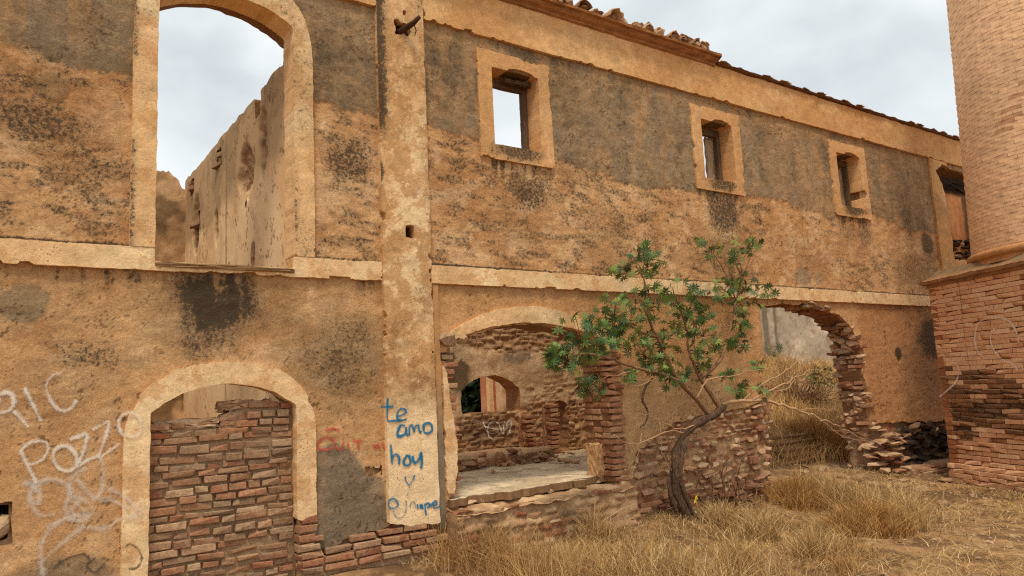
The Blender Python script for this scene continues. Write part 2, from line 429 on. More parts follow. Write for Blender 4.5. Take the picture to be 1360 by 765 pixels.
def rough_box(name, x0, x1, y0, y1, z0, z1, mat, parent, jit=0.008, n=(6, 2, 10), colr=None):
    """box with subdivided, slightly uneven faces"""
    bm = bmesh.new(); bmesh.ops.create_cube(bm, size=1)
    bmesh.ops.bevel(bm, geom=bm.edges[:], offset=0.04, segments=1, affect='EDGES')
    bmesh.ops.subdivide_edges(bm, edges=[e_ for e_ in bm.edges if e_.calc_length() > .5], cuts=5, use_grid_fill=True)
    for v in bm.verts:
        v.co.x = x0+(v.co.x+.5)*(x1-x0)+random.uniform(-jit, jit)
        v.co.y = y0+(v.co.y+.5)*(y1-y0)+random.uniform(-jit, jit)
        v.co.z = z0+(v.co.z+.5)*(z1-z0)+random.uniform(-jit, jit)
    me = bpy.data.meshes.new(name); bm.to_mesh(me); bm.free(); me.materials.append(mat)
    if colr is not None:
        a = me.color_attributes.new('Col', 'FLOAT_COLOR', 'POINT')
        a.data.foreach_set('color', np.tile([*colr, 1.0], len(me.vertices)).astype(np.float32))
    return link(name, me, parent)
def tube_np(path, radii, sides=7, s=0):
    path = np.asarray(path, float); n = len(path); V = []; Q = []
    T = np.gradient(path, axis=0); T /= np.linalg.norm(T, axis=1)[:, None]+1e-9
    ref = np.array([0.3, 1, 0.2]) if abs(T[0][1]) < .8 else np.array([1, 0, 0.2])
    for i in range(n):
        a = np.cross(T[i], ref); a /= np.linalg.norm(a)+1e-9; b = np.cross(T[i], a)
        for k in range(sides):
            t = 2*math.pi*k/sides; V.append(path[i]+radii[i]*(a*math.cos(t)+b*math.sin(t)))
    for i in range(n-1):
        for k in range(sides):
            k2 = (k+1) % sides; Q.append((i*sides+k, i*sides+k2, (i+1)*sides+k2, (i+1)*sides+k))
    V.append(path[-1]); V.append(path[0]); nT = [((n-1)*sides+k, (n-1)*sides+(k+1) % sides, n*sides) for k in range(sides)]
    nT += [((k+1) % sides, k, n*sides+1) for k in range(sides)]
    return np.array(V), np.array(Q), np.array(nT)
def catmull(pts, n=6):
    pts = np.asarray(pts, float)
    if len(pts) < 3: return np.array([pts[0]+(pts[-1]-pts[0])*t for t in np.linspace(0, 1, n+1)])
    P = np.vstack([2*pts[0]-pts[1], pts, 2*pts[-1]-pts[-2]]); o = []
    for i in range(1, len(P)-2):
        for t in np.linspace(0, 1, n, endpoint=False):
            a, b, c, d = P[i-1], P[i], P[i+1], P[i+2]
            o.append(.5*((2*b)+(-a+c)*t+(2*a-5*b+4*c-d)*t*t+(-a+3*b-3*c+d)*t**3))
    o.append(P[-2]); return np.array(o)
def merge(parts):
    V = []; Q = []; T = []; C = []; n = 0
    for p in parts:
        V.append(p[0]); Q.append(np.asarray(p[1]).reshape(-1, 4)+n); T.append(np.asarray(p[2]).reshape(-1, 3)+n); n += len(p[0])
    return np.concatenate(V), np.concatenate(Q), np.concatenate(T)

# ================================================================== GROUND
def gz(x, y):
    x = np.asarray(x, float); y = np.asarray(y, float)
    z = -0.03 + 0.07*(fbm(x, y, 0.9, 4, 3)-0.5) + 0.035*(fbm(x, y, 5, 3, 31)-0.5)
    near = sst(-1.2, -0.05, y)
    z = z + 0.13*near*sst(2.5, 4.0, x)*(1-sst(8.0, 11.5, x)*0.5)
    z = z + 0.16*near*(1-sst(2.6, 4.0, x))
    z = z + 0.10*sst(-0.7, 0.1, y)*sst(8.2, 8.8, x)*(1-sst(11.2, 12.2, x))
    bank = sst(0.0, 0.9, x-(8.0+1.2*np.clip(y-.6, 0, 30)))
    ins = sst(0.5, 1.2, y)
    z = z + bank*ins*(0.08 + 0.40*np.clip(y-1.0, 0, 4.2)*(0.85+0.3*fbm(x, y, 1.5, 3, 8)))
    z = z*(1-0.9*sst(14, 30, np.hypot(x-6, y+2))*(1-bank*ins))
    return z
def earth_col(x, y):
    n = fbm(x, y, 1.1, 5, 41); n2 = fbm(x, y, 6, 4, 43)
    c = lerp(srgb(128, 96, 64), srgb(172, 132, 90), sst(.40, .60, n))
    c = lerp(c, srgb(104, 77, 52), 0.75*sst(.50, .62, n2))
    c = lerp(c, srgb(196, 158, 110), 0.6*sst(.58, .7, fbm(x, y, 9, 3, 45)))
    return c
gx = np.concatenate([-np.geomspace(250, 3.2, 26), np.arange(-3, 13, 0.045), np.geomspace(13.1, 22, 70), np.geomspace(23, 250, 24)])
gy = np.concatenate([-np.geomspace(250, 4.8, 26), np.arange(-4.7, 0.7, 0.045), np.linspace(0.76, 6, 60), np.geomspace(6.3, 250, 26)])
GX, GY = np.meshgrid(gx, gy, indexing='ij')
GV = np.stack([GX.ravel(), GY.ravel(), gz(GX, GY).ravel()], 1)
ii = np.arange(GX.size).reshape(GX.shape)
GQ = np.stack([ii[:-1, :-1].ravel(), ii[1:, :-1].ravel(), ii[1:, 1:].ravel(), ii[:-1, 1:].ravel()], 1)
gro = link('ground', mesh_np('ground', GV, GQ, None, earth_col(GV[:, 0], GV[:, 1]), M['ground']))
gro['kind'] = 'structure'

# ================================================================== RUINED BUILDING
BLD = empty('ruined_building', (6.5, 0, 0), 'roofless two-storey ruin with ochre plaster walls, arched doorways and small square windows', 'building')

ARCH3 = [(8.40, -0.6), (8.40, .6), (8.46, 1.3), (8.50, 2.56), (9.0, 2.61), (9.6, 2.61), (10.05, 2.57), (10.42, 2.46), (10.70, 2.28), (10.82, 2.02), (10.86, 1.6), (10.90, .9), (11.0, .5), (11.15, -.6)]
DOOR2 = [(3.62, -0.6), (3.62, .55), (3.60, 1.2), (3.57, 1.7), (3.62, 2.05), (3.9, 2.17), (4.3, 2.27), (4.65, 2.29), (5.1, 2.25), (5.5, 2.13), (5.66, 2.02), (5.66, 1.2), (5.68, .5), (5.70, -.6)]
REND = [(at_y(px_, py_)[0], at_y(px_, py_)[2]) for px_, py_ in [(1241, 228), (1250, 221), (1276, 228), (1300, 236), (1302, 345), (1266, 345), (1261, 299), (1255, 268), (1250, 245)]]
WINS = [(4.26, 4.88, 4.20, 5.06), (7.58, 8.21, 4.25, 5.06), (10.72, 11.38, 4.20, 5.06)]
def lossline(X):
    return np.interp(X, [-9, 2.26, 2.27, 2.6, 2.93, 3.1, 3.45, 3.62, 5.66, 5.72, 5.80, 5.86, 6.08, 6.4, 6.74, 7.4, 8.17, 8.45, 10.9, 11.4, 13.05, 17],
                     [-2, -2, .36, .42, .47, .52, .40, .47, .50, .44, .46, .62, .86, 1.0, 1.14, 1.2, 1.24, 1.32, .86, .82, .73, .70])
HOLE_L = (-0.16, 0.13, .74, 1.02)
def openings(U, V, g=0.0):
    s = np.full(U.shape, 9.0)
    s = np.minimum(s, archd(U, V, .99-g, 2.10+g, 2.72-g, 4.96, 5.13+g))
    s = np.minimum(s, archd(U, V, .98-g, 2.10+g, -1, 1.57, 1.77+g))
    for w in WINS: s = np.minimum(s, rect(U, V, w[0]-g, w[1]+g, w[2]-g, w[3]+g))
    s = np.minimum(s, polyd(U, V, ARCH3)+rag(U, V, .05, 6, 4)*sst(8.6, 9.2, U))
    s = np.minimum(s, polyd(U, V, REND)+rag(U, V, .06, 6, 9))
    return s

# ---- colours of the weathered wall
C_OR1, C_OR2, C_OR3 = srgb(212, 163, 111), srgb(198, 145, 94), srgb(230, 189, 140)
C_GREY, C_GREY2 = srgb(150, 127, 97), srgb(130, 108, 79)
C_DARK = srgb(66, 51, 35)
C_CREAM, C_CREAM2 = srgb(240, 206, 156), srgb(228, 184, 130)
def greyline(X):
    return np.interp(X, [-3, -.3, .8, 2.28, 2.9, 3.44, 4.08, 5.05, 5.6, 6.3, 7.4, 8.4, 9.2, 9.9, 10.5, 11.6, 12.6, 13.6],
                     [4.25, 4.33, 4.22, 4.30, 4.24, 4.26, 4.22, 4.14, 4.08, 4.00, 4.04, 4.10, 4.12, 4.02, 3.98, 4.14, 3.98, 4.0])
WARM = np.array([1.07, 1.07, 1.10])
def rampx(X, a, b, w): return sst(a, a+w, X)*(1-sst(b-w, b, X))
def greymask(X, Z):
    gl = greyline(X) + .05*(np.floor(vn(X*2.6, X*0, 19)*4)/4-.4) + .07*(fbm(X, Z, 9, 4, 20, .7)-.5)*2 + np.where(X < .9, .22, .02)*2*(fbm(X, Z, 3.2, 5, 21, .65)-.5)
    return sst(0, .025, Z-gl)*(Z > 2.78)
def facade_col(X, Z):
    n1 = fbm(X, Z, 0.9, 5, 1); n2 = fbm(X, Z, 4.5, 5, 2, .6); n3 = fbm(X, Z, 17, 4, 3, .65)
    D = np.zeros(len(X))
    c = lerp(C_OR2, C_OR1, sst(.35, .62, n1)); c = lerp(c, C_OR3, .6*sst(.53, .60, n2))
    up = Z > 2.78
    st_ = fbm(X*1.0+Z*.7, Z*2.4, 6, 5, 12, .62); stm = fbm(X, Z, 1.3, 3, 13)
    D = np.maximum(D, np.where(up, .48, .24)*sst(.42, .62, st_)*sst(.36, .58, stm))
    D = np.maximum(D, np.where(up, .17, .0))
    c = lerp(c, srgb(222, 174, 118), np.where(up, .5, .35)*sst(.52, .66, fbm(X-Z*.5, Z*2.0, 8, 4, 14, .6)))
    c = lerp(c, srgb(186, 130, 80), .5*sst(.52, .66, fbm(X, Z, 2.3, 4, 15, .6)))
    c = lerp(c, srgb(222, 176, 122), .45*(1-up*1.0)*sst(.42, .56, fbm(X, Z, 1.1, 5, 16, .6)))
    # grey upper coat, its lower border sharp in some bays and worn in the left one
    g = greymask(X, Z)*(.72+.28*sst(.3, .6, fbm(X, Z, 7, 5, 29, .7)))*np.where(X > 9, .9, 1)
    gc = lerp(C_GREY2, C_GREY, sst(.36, .62, fbm(X, Z, 1.7, 5, 22))); gc = lerp(gc, srgb(158, 128, 90), .6*sst(.50, .68, fbm(X, Z, 6, 5, 23, .6)))
    gc = lerp(gc, srgb(176, 138, 96), .65*sst(.52, .64, fbm(X*1.6, Z*.5, 3, 4, 28, .6)))
    D = D*(1-g)+g*(.06+.34*sst(.48, .7, fbm(X*1.3, Z*.5, 4, 5, 24, .6)))
    c = lerp(c, gc, g)
    c = lerp(c, srgb(178, 138, 92), .6*sst(5.10, 5.36, Z+.12*fbm(X, Z, 3, 3, 26))*(X > 3.4)*sst(.35, .6, fbm(X*2, Z*.6, 3, 3, 27)))
    # mould below windows
    for k, (cx, cz, rx, rz, a) in enumerate([(4.68, 3.74, .40, .40, .60), (4.5, 3.35, .6, .45, .42), (7.95, 3.80, .46, .42, .60), (7.7, 3.4, .85, .6, .42),
            (11.2, 3.78, .45, .35, .5), (5.9, 3.4, .6, .4, .42), (6.5, 3.75, .4, .4, .36), (9.6, 3.3, .7, .4, .34), (12.6, 3.2, .9, .55, .46), (13.3, 3.5, .45, .9, .46), (12.7, 4.4, .4, .7, .5), (12.0, 4.3, .25, .5, .36),
            (1.50, 2.46, .50, .40, .72), (1.35, 2.3, .5, .42, .45), (2.45, 1.94, .58, .42, .52), (2.66, 2.2, .36, .42, .44), (.62, 2.02, .55, .26, .52), (.1, 2.3, .5, .22, .36), (.35, 1.75, .6, .3, .30),
            (.3, 3.75, .75, .28, .55), (.0, 4.05, .6, .26, .5), (.55, 3.45, .45, .2, .48), (2.6, 3.75, .34, .26, .55), (2.7, 3.95, .25, .16, .5), (3.8, 3.6, .3, .4, .34), (5.3, 4.05, .3, .2, .4)]):
        dd = np.hypot((X-cx)/rx, (Z-cz)/rz)+.85*(fbm(X, Z*.6, 2.6, 5, 50+k, .6)-.5)*2
        m_ = a*(1-sst(.1, 1.45, dd))
        if k in (12, 13): m_ = m_*(.45+.75*sst(.22, .72, fbm(X+.04*(n2-.5), Z*.22, 8, 5, 61, .7)))*(Z < 2.7)
        if 12 <= k <= 18: m_ = m_*(Z < 2.7)
        D = np.maximum(D, m_)
    for x0, x1, z0, z1 in WINS:
        dl = .25+.75*fbm(X, X*0, 9, 3, int(x0*10), .6)
        D = np.maximum(D, .60*sst(.30, .62, fbm(X, Z*.10, 14, 4, 46, .65))*rampx(X, x0-.22, x1+.22, .12)*sst(z0-.15-dl*1.1, z0-.15, Z)*(Z < z0-.1))
    D = np.maximum(D, .52*sst(.50, .72, fbm(X, Z*.12, 10, 4, 47, .65))*sst(2.30, 2.66, Z)*(Z < 2.7)*sst(.42, .6, vn(X*.9, X*0, 48)))
    D = np.maximum(D, .42*sst(.48, .70, fbm(X, Z*.12, 10, 4, 49, .65))*sst(4.75, 5.38, Z)*sst(.40, .6, vn(X*.8, X*0, 45)))
    c = lerp(c, srgb(146, 118, 80), .55*blob(X, Z, 2.50, 1.96, .50, .42, 63, .5, 3, .5)*(Z < 2.7))
    c = lerp(c, srgb(120, 92, 64), .55*blob(X, Z, 1.5, 2.42, .50, .36, 67, .5, 3, .5)*(Z < 2.7))
    # cement patches
    cem = lerp(srgb(130, 114, 92), srgb(158, 134, 104), sst(.38, .6, n2))
    cm = 1-sst(-.012, .014, polyd(X, Z, [(2.26, .2), (2.26, 1.16), (2.45, 1.22), (2.62, 1.12), (2.72, .98), (2.93, .86), (2.93, .2)])+rag(X, Z, .05, 6, 81))
    c = lerp(c, cem, .92*cm); D = D*(1-cm)+cm*.22
    c = lerp(c, srgb(160, 134, 100), .9*blob(X, Z, .14, 2.40, .15, .15, 82, .35, 6, .12))
    c = lerp(c, srgb(112, 92, 66), .85*blob(X, Z, 13.32, 3.78, .22, .18, 83, .15, 6, .08))
    c = lerp(c, srgb(160, 126, 86), .7*blob(X, Z, .27, 4.05, .12, .12, 84, .2, 6, .1))
    c = lerp(c, srgb(166, 142, 110), .75*blob(X, Z, 9.55, 3.02, .2, .13, 85, .25, 6, .1))
    c = lerp(c, srgb(166, 142, 110), .6*blob(X, Z, 9.95, 3.02, .1, .1, 86, .25, 6, .1))
    c = lerp(c, srgb(142, 120, 92), .75*blob(X, Z, .45, .42, .36, .16, 87, .4, 5, .2))
    # ground storey to the right: smoother, redder render; pale grey wash by the tree
    lo = (Z < 2.7)*sst(3.42, 3.5, X)
    D = D*(1-.5*lo*(X < 12))
    c = lerp(c, srgb(210, 156, 102), .55*lo)
    c = lerp(c, srgb(192, 154, 108), .85*lo*(1-sst(-.05, .05, polyd(X, Z, [(5.6, 0), (5.6, 1.75), (6.2, 1.62), (7.0, 1.75), (7.8, 1.55), (8.0, 1.25), (6.5, .5)])+rag(X, Z, .1, 3, 90))))
    c = lerp(c, srgb(180, 120, 72), .6*lo*sst(10.8, 11.0, X))
    drip = sst(2.25, 2.68, Z+.30*(vn(X*16, X*0, 91)-.5))*(Z < 2.7)
    c = lerp(c, srgb(156, 112, 66), .4*drip)
    D = np.maximum(D, .66*blob(X, Z, 13.2, 2.15, .8, .5, 92, .5, 3, .6)*lo)
    D = np.maximum(D, .40*blob(X, Z, 12.6, 1.45, .8, .7, 93, .6, 3, .6)*lo)
    D = np.maximum(D, .8*blob(X, Z, 11.92, 1.88, .10, .10, 94, .4, 8, .4))
    # growth on top of the string course; fine cracks
    D = np.maximum(D, .95*np.exp(-((Z-2.858)/(.014+.016*vn(X*5, Z*0, 95)))**2)*(.55+.45*vn(X*2.2, Z*0, 96)))
    for fq, sd_ in ((1.6, 97), (2.6, 197)):
        cr_ = np.abs(fbm(X, Z, fq, 5, sd_, .6)-.5); c = lerp(c, srgb(84, 58, 36), .7*(cr_ < .0034)*(fbm(X, Z, .8, 2, sd_+1) > .48))
    return c*WARM*(0.90+.2*n3)[:, None], D
def facade_rel(X, Z):
    up = Z > 2.78
    r = .010*(fbm(X, Z, 2.2, 4, 101)-.5)*2 + np.where(up, .007, .004)*(fbm(X, Z, 16, 3, 102, .6)-.5)*2
    r = r + .009*greymask(X, Z)*np.where(X < .9, .4, 1) + .007*(fbm(X-Z*.5, Z*2, 8, 4, 14, .6)-.5)*2
    r = r - .012*np.exp(-(((np.hypot(X-.27, Z-4.05)-.13)/.02)**2))
    return r
FX = np.concatenate([np.arange(-3, -.35, .05), np.arange(-.35, 3.5, .0135)])
xx = FX[-1]
ext = []
while xx < 16.4:
    xx += .0135+.0021*(xx-3.5); ext.append(xx)
FX = np.concatenate([FX, ext]); FZ = np.arange(-.25, 5.62, .0145)
def plaster_sdf(U, V):
    s = np.minimum(openings(U, V, .02), polyd(U, V, DOOR2)+rag(U, V, .06, 6, 6)*(V < 2.0)-.06*(V < 2.0)+.03*rag(U, V, 1, 14, 7))
    s = np.minimum(s, V-lossline(U)+rag(U, V, .05, 6, 8)*(U > 2.27))
    s = np.minimum(s, rect(U, V, *HOLE_L)+rag(U, V, .02, 9, 5))
    s = np.minimum(s, -rect(U, V, -2.95, 16.3, -.22, 5.58))
    s = np.minimum(s, np.hypot((U-11.93)/.7, V-1.78)-.06+rag(U, V, .03, 12, 15))      # knocked hole
    s = np.minimum(s, rect(U, V, 3.15, 3.27, 3.08, 3.24))
    s = np.minimum(s, rect(U, V, 3.08, 3.30, 5.12, 5.32))
    s = np.minimum(s, np.where(rect(U, V, 2.72, 2.9, .9, 1.0) < 0, rag(U, V, .1, 20, 16)-.03+.02, 9))
    return s
wall = sheet('facade_wall', FX, FZ, plaster_sdf, facade_place(0.0), M['plaster'], BLD, facade_rel, facade_col, .05, srgb(186, 142, 96), .02)

# ---- masonry core (seen where the plaster has gone, and in the broken reveals)
def rubble(X, Z, s, fx=6.0, fz=11.0):
    """coursed rubble: uneven courses of broken brick and stone, many joints filled flush with mortar"""
    fx *= .9; fz *= 1.35
    wx = X+.07*(fbm(X, Z, 3, 3, s+70)-.5)+.03*(fbm(X, Z, 14, 3, s+72, .6)-.5); wz = Z+.10*(fbm(X, Z, 2.2, 3, s+71)-.5)+.035*(fbm(X, Z, 12, 3, s+73, .6)-.5)
    zz = wz*fz; zz = zz+.35*(vn(zz*0+np.floor(zz*.5), wx*2.0, s+74)-.5)
    r_ = np.floor(zz); fzv = zz-r_
    off = _h(r_, r_*0, s+75); xw = wx*fx*(.75+.6*_h(r_, r_*0+3, s+76))+off*7
    ci = np.floor(xw); jl = .22*(_h(ci, r_, s+77)-.5); jr = .22*(_h(ci+1, r_, s+77)-.5); fxv = (xw-ci-jl)/(1+jr-jl)
    e_ = np.minimum(np.minimum(fxv, 1-fxv)*1.9, np.minimum(fzv, 1-fzv)); rr = _h(ci, r_, s+78)
    h = sst(.04+.05*fbm(X, Z, 18, 2, s+79), .24, e_)
    keep_ = (rr < .80)*1.0; h = h*keep_*(.5+.5*_h(ci, r_, s+80))
    pal = np.array([srgb(188, 146, 106), srgb(158, 106, 74), srgb(174, 130, 92), srgb(202, 164, 124), srgb(152, 92, 64), srgb(142, 110, 82)])
    c = pal[np.clip((_h(ci, r_, s+81)*6).astype(int), 0, 5)]
    m_ = lerp(srgb(168, 130, 92), srgb(198, 160, 118), sst(.38, .62, fbm(X, Z, 5, 4, s+82)))
    c = lerp(m_, c, np.clip(h*2, 0, 1)); return h, c*(.72+.56*fbm(X, Z, 24, 3, s+5, .65))[:, None]
def core_col(X, Z):
    h, c = rubble(X, Z, 200); c = lerp(c, srgb(52, 41, 31), .8*blob(X, Z, 12.7, .45, 1.0, .5, 201, .4, 3, .4))
    return c
def core_rel(X, Z):
    h, _ = rubble(X, Z, 200); return .026*h+.03*(fbm(X, Z, 5, 4, 203, .6)-.5)
def core_sdf(U, V):
    s = np.minimum(openings(U, V, .06), polyd(U, V, DOOR2)+rag(U, V, .05, 8, 16)*(V < 2.1))
    s = np.minimum(s, rect(U, V, -.14, .11, .76, 1.0)); s = np.minimum(s, rect(U, V, 3.16, 3.26, 3.09, 3.23))
    s = np.minimum(s, rect(U, V, 3.1, 3.28, 5.14, 5.3))
    return np.minimum(s, -rect(U, V, -2.9, 16.25, -.25, 5.88))
sheet('masonry_core', np.arange(-3, 16.4, .032), np.arange(-.3, 5.95, .030), core_sdf, facade_place(.048), M['masonry'], BLD, core_rel, core_col, .37, srgb(150, 108, 74), .05)

# ---- raised cream work
def cream_col(s, dirt=.5, base=None, base2=None):
    b1 = C_CREAM if base is None else base; b2 = C_CREAM2 if base2 is None else base2
    def f(X, Z):
        n1 = fbm(X, Z, 1.2, 5, s); n2 = fbm(X, Z, 7, 5, s+1, .62); n3 = fbm(X, Z, 22, 3, s+2)
        c = lerp(b2, b1, sst(.35, .65, n1)); c = lerp(c, srgb(206, 154, 98), .6*sst(.545, .585, n2+.25*(n3-.5)))
        D = .16*dirt+.55*dirt*sst(.45, .68, fbm(X, Z, 2.0, 4, s+3, .6))
        return c*WARM*(.92+.16*n3)[:, None], D
    return f
def chip(U, V, s, a=.05):
    return -a*sst(.60, .70, fbm(U, V, 5.5, 5, s, .62))
def small_rel(s, a=.006):
    return lambda X, Z: a*(fbm(X, Z, 3, 3, s)-.5)*2 + a*.6*(fbm(X, Z, 18, 3, s+1)-.5)*2
def pil_col(X, Z):
    c, D = cream_col(300, .45)(X, Z)
    n2 = fbm(X, Z, 6, 5, 303, .65)
    edge = np.maximum(sst(3.10, 2.93, X)*sst(2.6, 3.2, Z), .55*sst(3.32, 3.44, X)*sst(2.6, 3.2, Z))
    D = np.maximum(D, .18+.55*edge*sst(.38, .62, fbm(X, Z*.6, 2.2, 3, 307)))*sst(1.2, 1.7, Z)
    c = lerp(c, srgb(196, 144, 90), .7*sst(.475, .50, fbm(X, Z, 4.5, 6, 305, .72))*sst(2.6, 1.6, np.abs(Z-3.4)))
    c = lerp(c, srgb(242, 210, 162)*WARM, .8*sst(1.75, 1.35, Z+.2*(n2-.5)))
    c = lerp(c, srgb(176, 124, 76), .6*sst(.48, .60, fbm(X, Z, 15, 4, 306, .7))*sst(1.3, 1.7, Z)*sst(2.6, 2.1, Z))
    return c, D
def pil_sdf(U, V):
    s = -rect(U, V, 2.925, 3.435, .3, 5.92)+rag(U, V, .006, 14, 310)+chip(U, V, 315, .04)*(V > 1.7)
    s = np.minimum(s, V-np.interp(U, [2.9, 3.0, 3.12, 3.44], [.50, .47, .43, .44])+rag(U, V, .03, 8, 311))
    s = np.minimum(s, rect(U, V, 3.165, 3.255, 3.10, 3.22)+rag(U, V, .012, 14, 312))
    s = np.minimum(s, rect(U, V, 3.12, 3.28, 5.15, 5.29)+rag(U, V, .04, 14, 313))
    s = np.minimum(s, rect(U, V, 3.2, 3.25, 5.36, 5.42)+rag(U, V, .02, 14, 314))
    return s
pil = sheet('pilaster', np.arange(2.88, 3.48, .012), np.arange(.25, 5.96, .013), pil_sdf, facade_place(-.055), M['cream'], BLD, small_rel(320), pil_col, .075)
# string course in two runs, sill cut out of it at the tall window
for x0, x1, st in ((-2.9, 2.921, 0), (3.439, 13.9, 1)):
    def sdf(U, V, x0=x0, x1=x1):
        s = -rect(U, V, x0, x1, 2.672, 2.85)+rag(U, V, .006, 16, 330)+chip(U, V, 336, .022)
        s = np.minimum(s, rect(U, V, .99, 2.10, 2.745, 3))
        return s
    sheet('string_course', np.arange(x0-.04, x1+.05, .014 if st == 0 else .02), np.arange(2.63, 2.90, .012), sdf, facade_place(-.04), M['cream'], BLD, small_rel(332, .004), cream_col(335+st, .3), .06)
# frieze in two runs
FR1, FR2 = srgb(224, 178, 122), srgb(206, 154, 98)
for x0, x1, st in ((-2.9, 2.921, 0), (3.439, 16.2, 1)):
    def sdf(U, V, x0=x0, x1=x1):
        return np.minimum(-rect(U, V, x0, x1, 5.385, 5.90)+rag(U, V, .006, 12, 340)+chip(U, V, 346, .03), 5.89-.02*vn(U*8, U*0, 345)-V)
    sheet('frieze', np.arange(x0-.04, x1+.05, .03), np.arange(5.35, 5.95, .016), sdf, facade_place(-.05), M['cream'], BLD, small_rel(342, .008), cream_col(344+st, .35, FR1, FR2), .08)
# right end pilaster (broken by the wall opening beside it)
def rp_sdf(U, V):
    s = -rect(U, V, 13.68, 14.32, 2.86, 5.38)+rag(U, V, .015, 9, 350)
    return np.minimum(s, polyd(U, V, [(p[0]-.03, p[1]) for p in REND])+rag(U, V, .05, 7, 351)-.02)
sheet('pilaster', np.arange(13.6, 14.6, .022), np.arange(2.8, 5.45, .016), rp_sdf, facade_place(-.045), M['cream'], BLD, small_rel(352), cream_col(355, .5, C_CREAM2, srgb(196, 146, 90)), .065)

# window surrounds: the tall arched window
def so_sdf(U, V):
    s = -basket(U, V, .81, 2.28, 2.80, 4.52, 5.37, 3.0)+rag(U, V, .006, 12, 360)+chip(U, V, 366, .022)
    s = np.minimum(s, archd(U, V, .99, 2.10, 2.6, 4.96, 5.13)+rag(U, V, .008, 10, 361))
    return np.minimum(s, V-2.853)
def sur_col(s, dirt=.5):
    f = cream_col(s, dirt)
    def g(X, Z):
        c, D = f(X, Z); ed = np.minimum(np.abs(X-.81), np.abs(X-2.10))
        return c, np.maximum(D, .5*sst(.09, .0, ed)*sst(.42, .62, fbm(X, Z, 2.2, 4, s+9, .65)))
    return g
sheet('window_surround', np.arange(.76, 2.34, .013), np.arange(2.82, 5.44, .013), so_sdf, facade_place(-.045), M['cream'], BLD, small_rel(362), sur_col(363), .27)
rough_box('sill_reveal', 2.102, 2.17, -.02, .225, 2.70, 2.87, M['slab'], BLD, .003, colr=srgb(214, 168, 112))
rough_box('sill_reveal', .92, .988, -.02, .225, 2.70, 2.87, M['slab'], BLD, .003, colr=srgb(214, 168, 112))
rough_box('window_sill', .995, 2.095, -.062, .24, 2.705, 2.738, M['slab'], BLD, .006, colr=srgb(150, 116, 80))
# bricked doorway surround
def d1_sdf(U, V):
    s = -basket(U, V, .80, 2.27, -.5, 1.28, 1.945, 2.5)+rag(U, V, .006, 12, 370)+chip(U, V, 377, .015)
    s = np.minimum(s, archd(U, V, .98, 2.10, -1, 1.57, 1.77)+rag(U, V, .010, 11, 371))
    s = np.minimum(s, np.where(U > 1.8, V-.60+rag(U, V, .05, 9, 372)-.25*np.clip(2.20-U, 0, 1)*2, 9))
    return np.minimum(s, V+.2)
sheet('doorway_surround', np.arange(.76, 2.32, .0125), np.arange(-.25, 2.0, .0125), d1_sdf, facade_place(-.04), M['cream'], BLD, small_rel(373), cream_col(375, .25, srgb(240, 206, 156), srgb(230, 190, 138)), .16)
# what is left of the arch over the open doorway
def d2_sdf(U, V):
    o_ = archd(U, V, 3.50, 5.72, 2.0, 2.10, 2.475); i_ = archd(U, V, 3.45, 5.80, 1.5, 2.03, 2.30)
    s = np.minimum(-o_, i_)+rag(U, V, .012, 9, 380)
    s = np.minimum(s, U-3.68+rag(U, V, .08, 6, 381)); s = np.minimum(s, 5.66-U+rag(U, V, .05, 6, 383))
    return s
sheet('arch_surround', np.arange(3.45, 5.8, .014), np.arange(1.98, 2.52, .012), d2_sdf, facade_place(-.035), M['cream'], BLD, small_rel(384, .008), cream_col(385, .45), .14)
# pale plaster flake left on the jamb of the open doorway
FLK = [(3.535, .66), (3.535, 1.92), (3.58, 1.80), (3.62, 1.45), (3.67, 1.15), (3.66, .95), (3.62, .66)]
sheet('plaster_flake', np.arange(3.5, 3.75, .012), np.arange(.55, 2.0, .012), lambda U, V: -polyd(U, V, FLK)+rag(U, V, .02, 9, 386), facade_place(-.03), M['cream'], BLD, small_rel(387, .004), cream_col(388, .2, srgb(240, 206, 158), srgb(228, 184, 132)), .04)
FLK2 = [(5.72, .34), (5.74, .62), (5.83, .70), (5.86, .50), (5.80, .38)]
sheet('plaster_flake', np.arange(5.65, 5.95, .012), np.arange(.28, .8, .012), lambda U, V: -polyd(U, V, FLK2)+rag(U, V, .02, 9, 389), facade_place(-.03), M['cream'], BLD, small_rel(387, .004), cream_col(388, .2, srgb(228, 190, 140), srgb(216, 170, 116)), .04)
# narrow strip between pilaster and doorway, greyer towards the bottom
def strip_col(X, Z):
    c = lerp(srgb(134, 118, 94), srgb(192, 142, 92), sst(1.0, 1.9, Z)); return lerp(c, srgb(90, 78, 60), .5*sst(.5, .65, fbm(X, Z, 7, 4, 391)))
sheet('render_strip', np.arange(3.43, 3.54, .01), np.arange(.3, 2.68, .02), lambda U, V: -rect(U, V, 3.455, 3.515, .36, 2.66), facade_place(-.025), M['strip'], BLD, small_rel(392, .003), strip_col, .05)

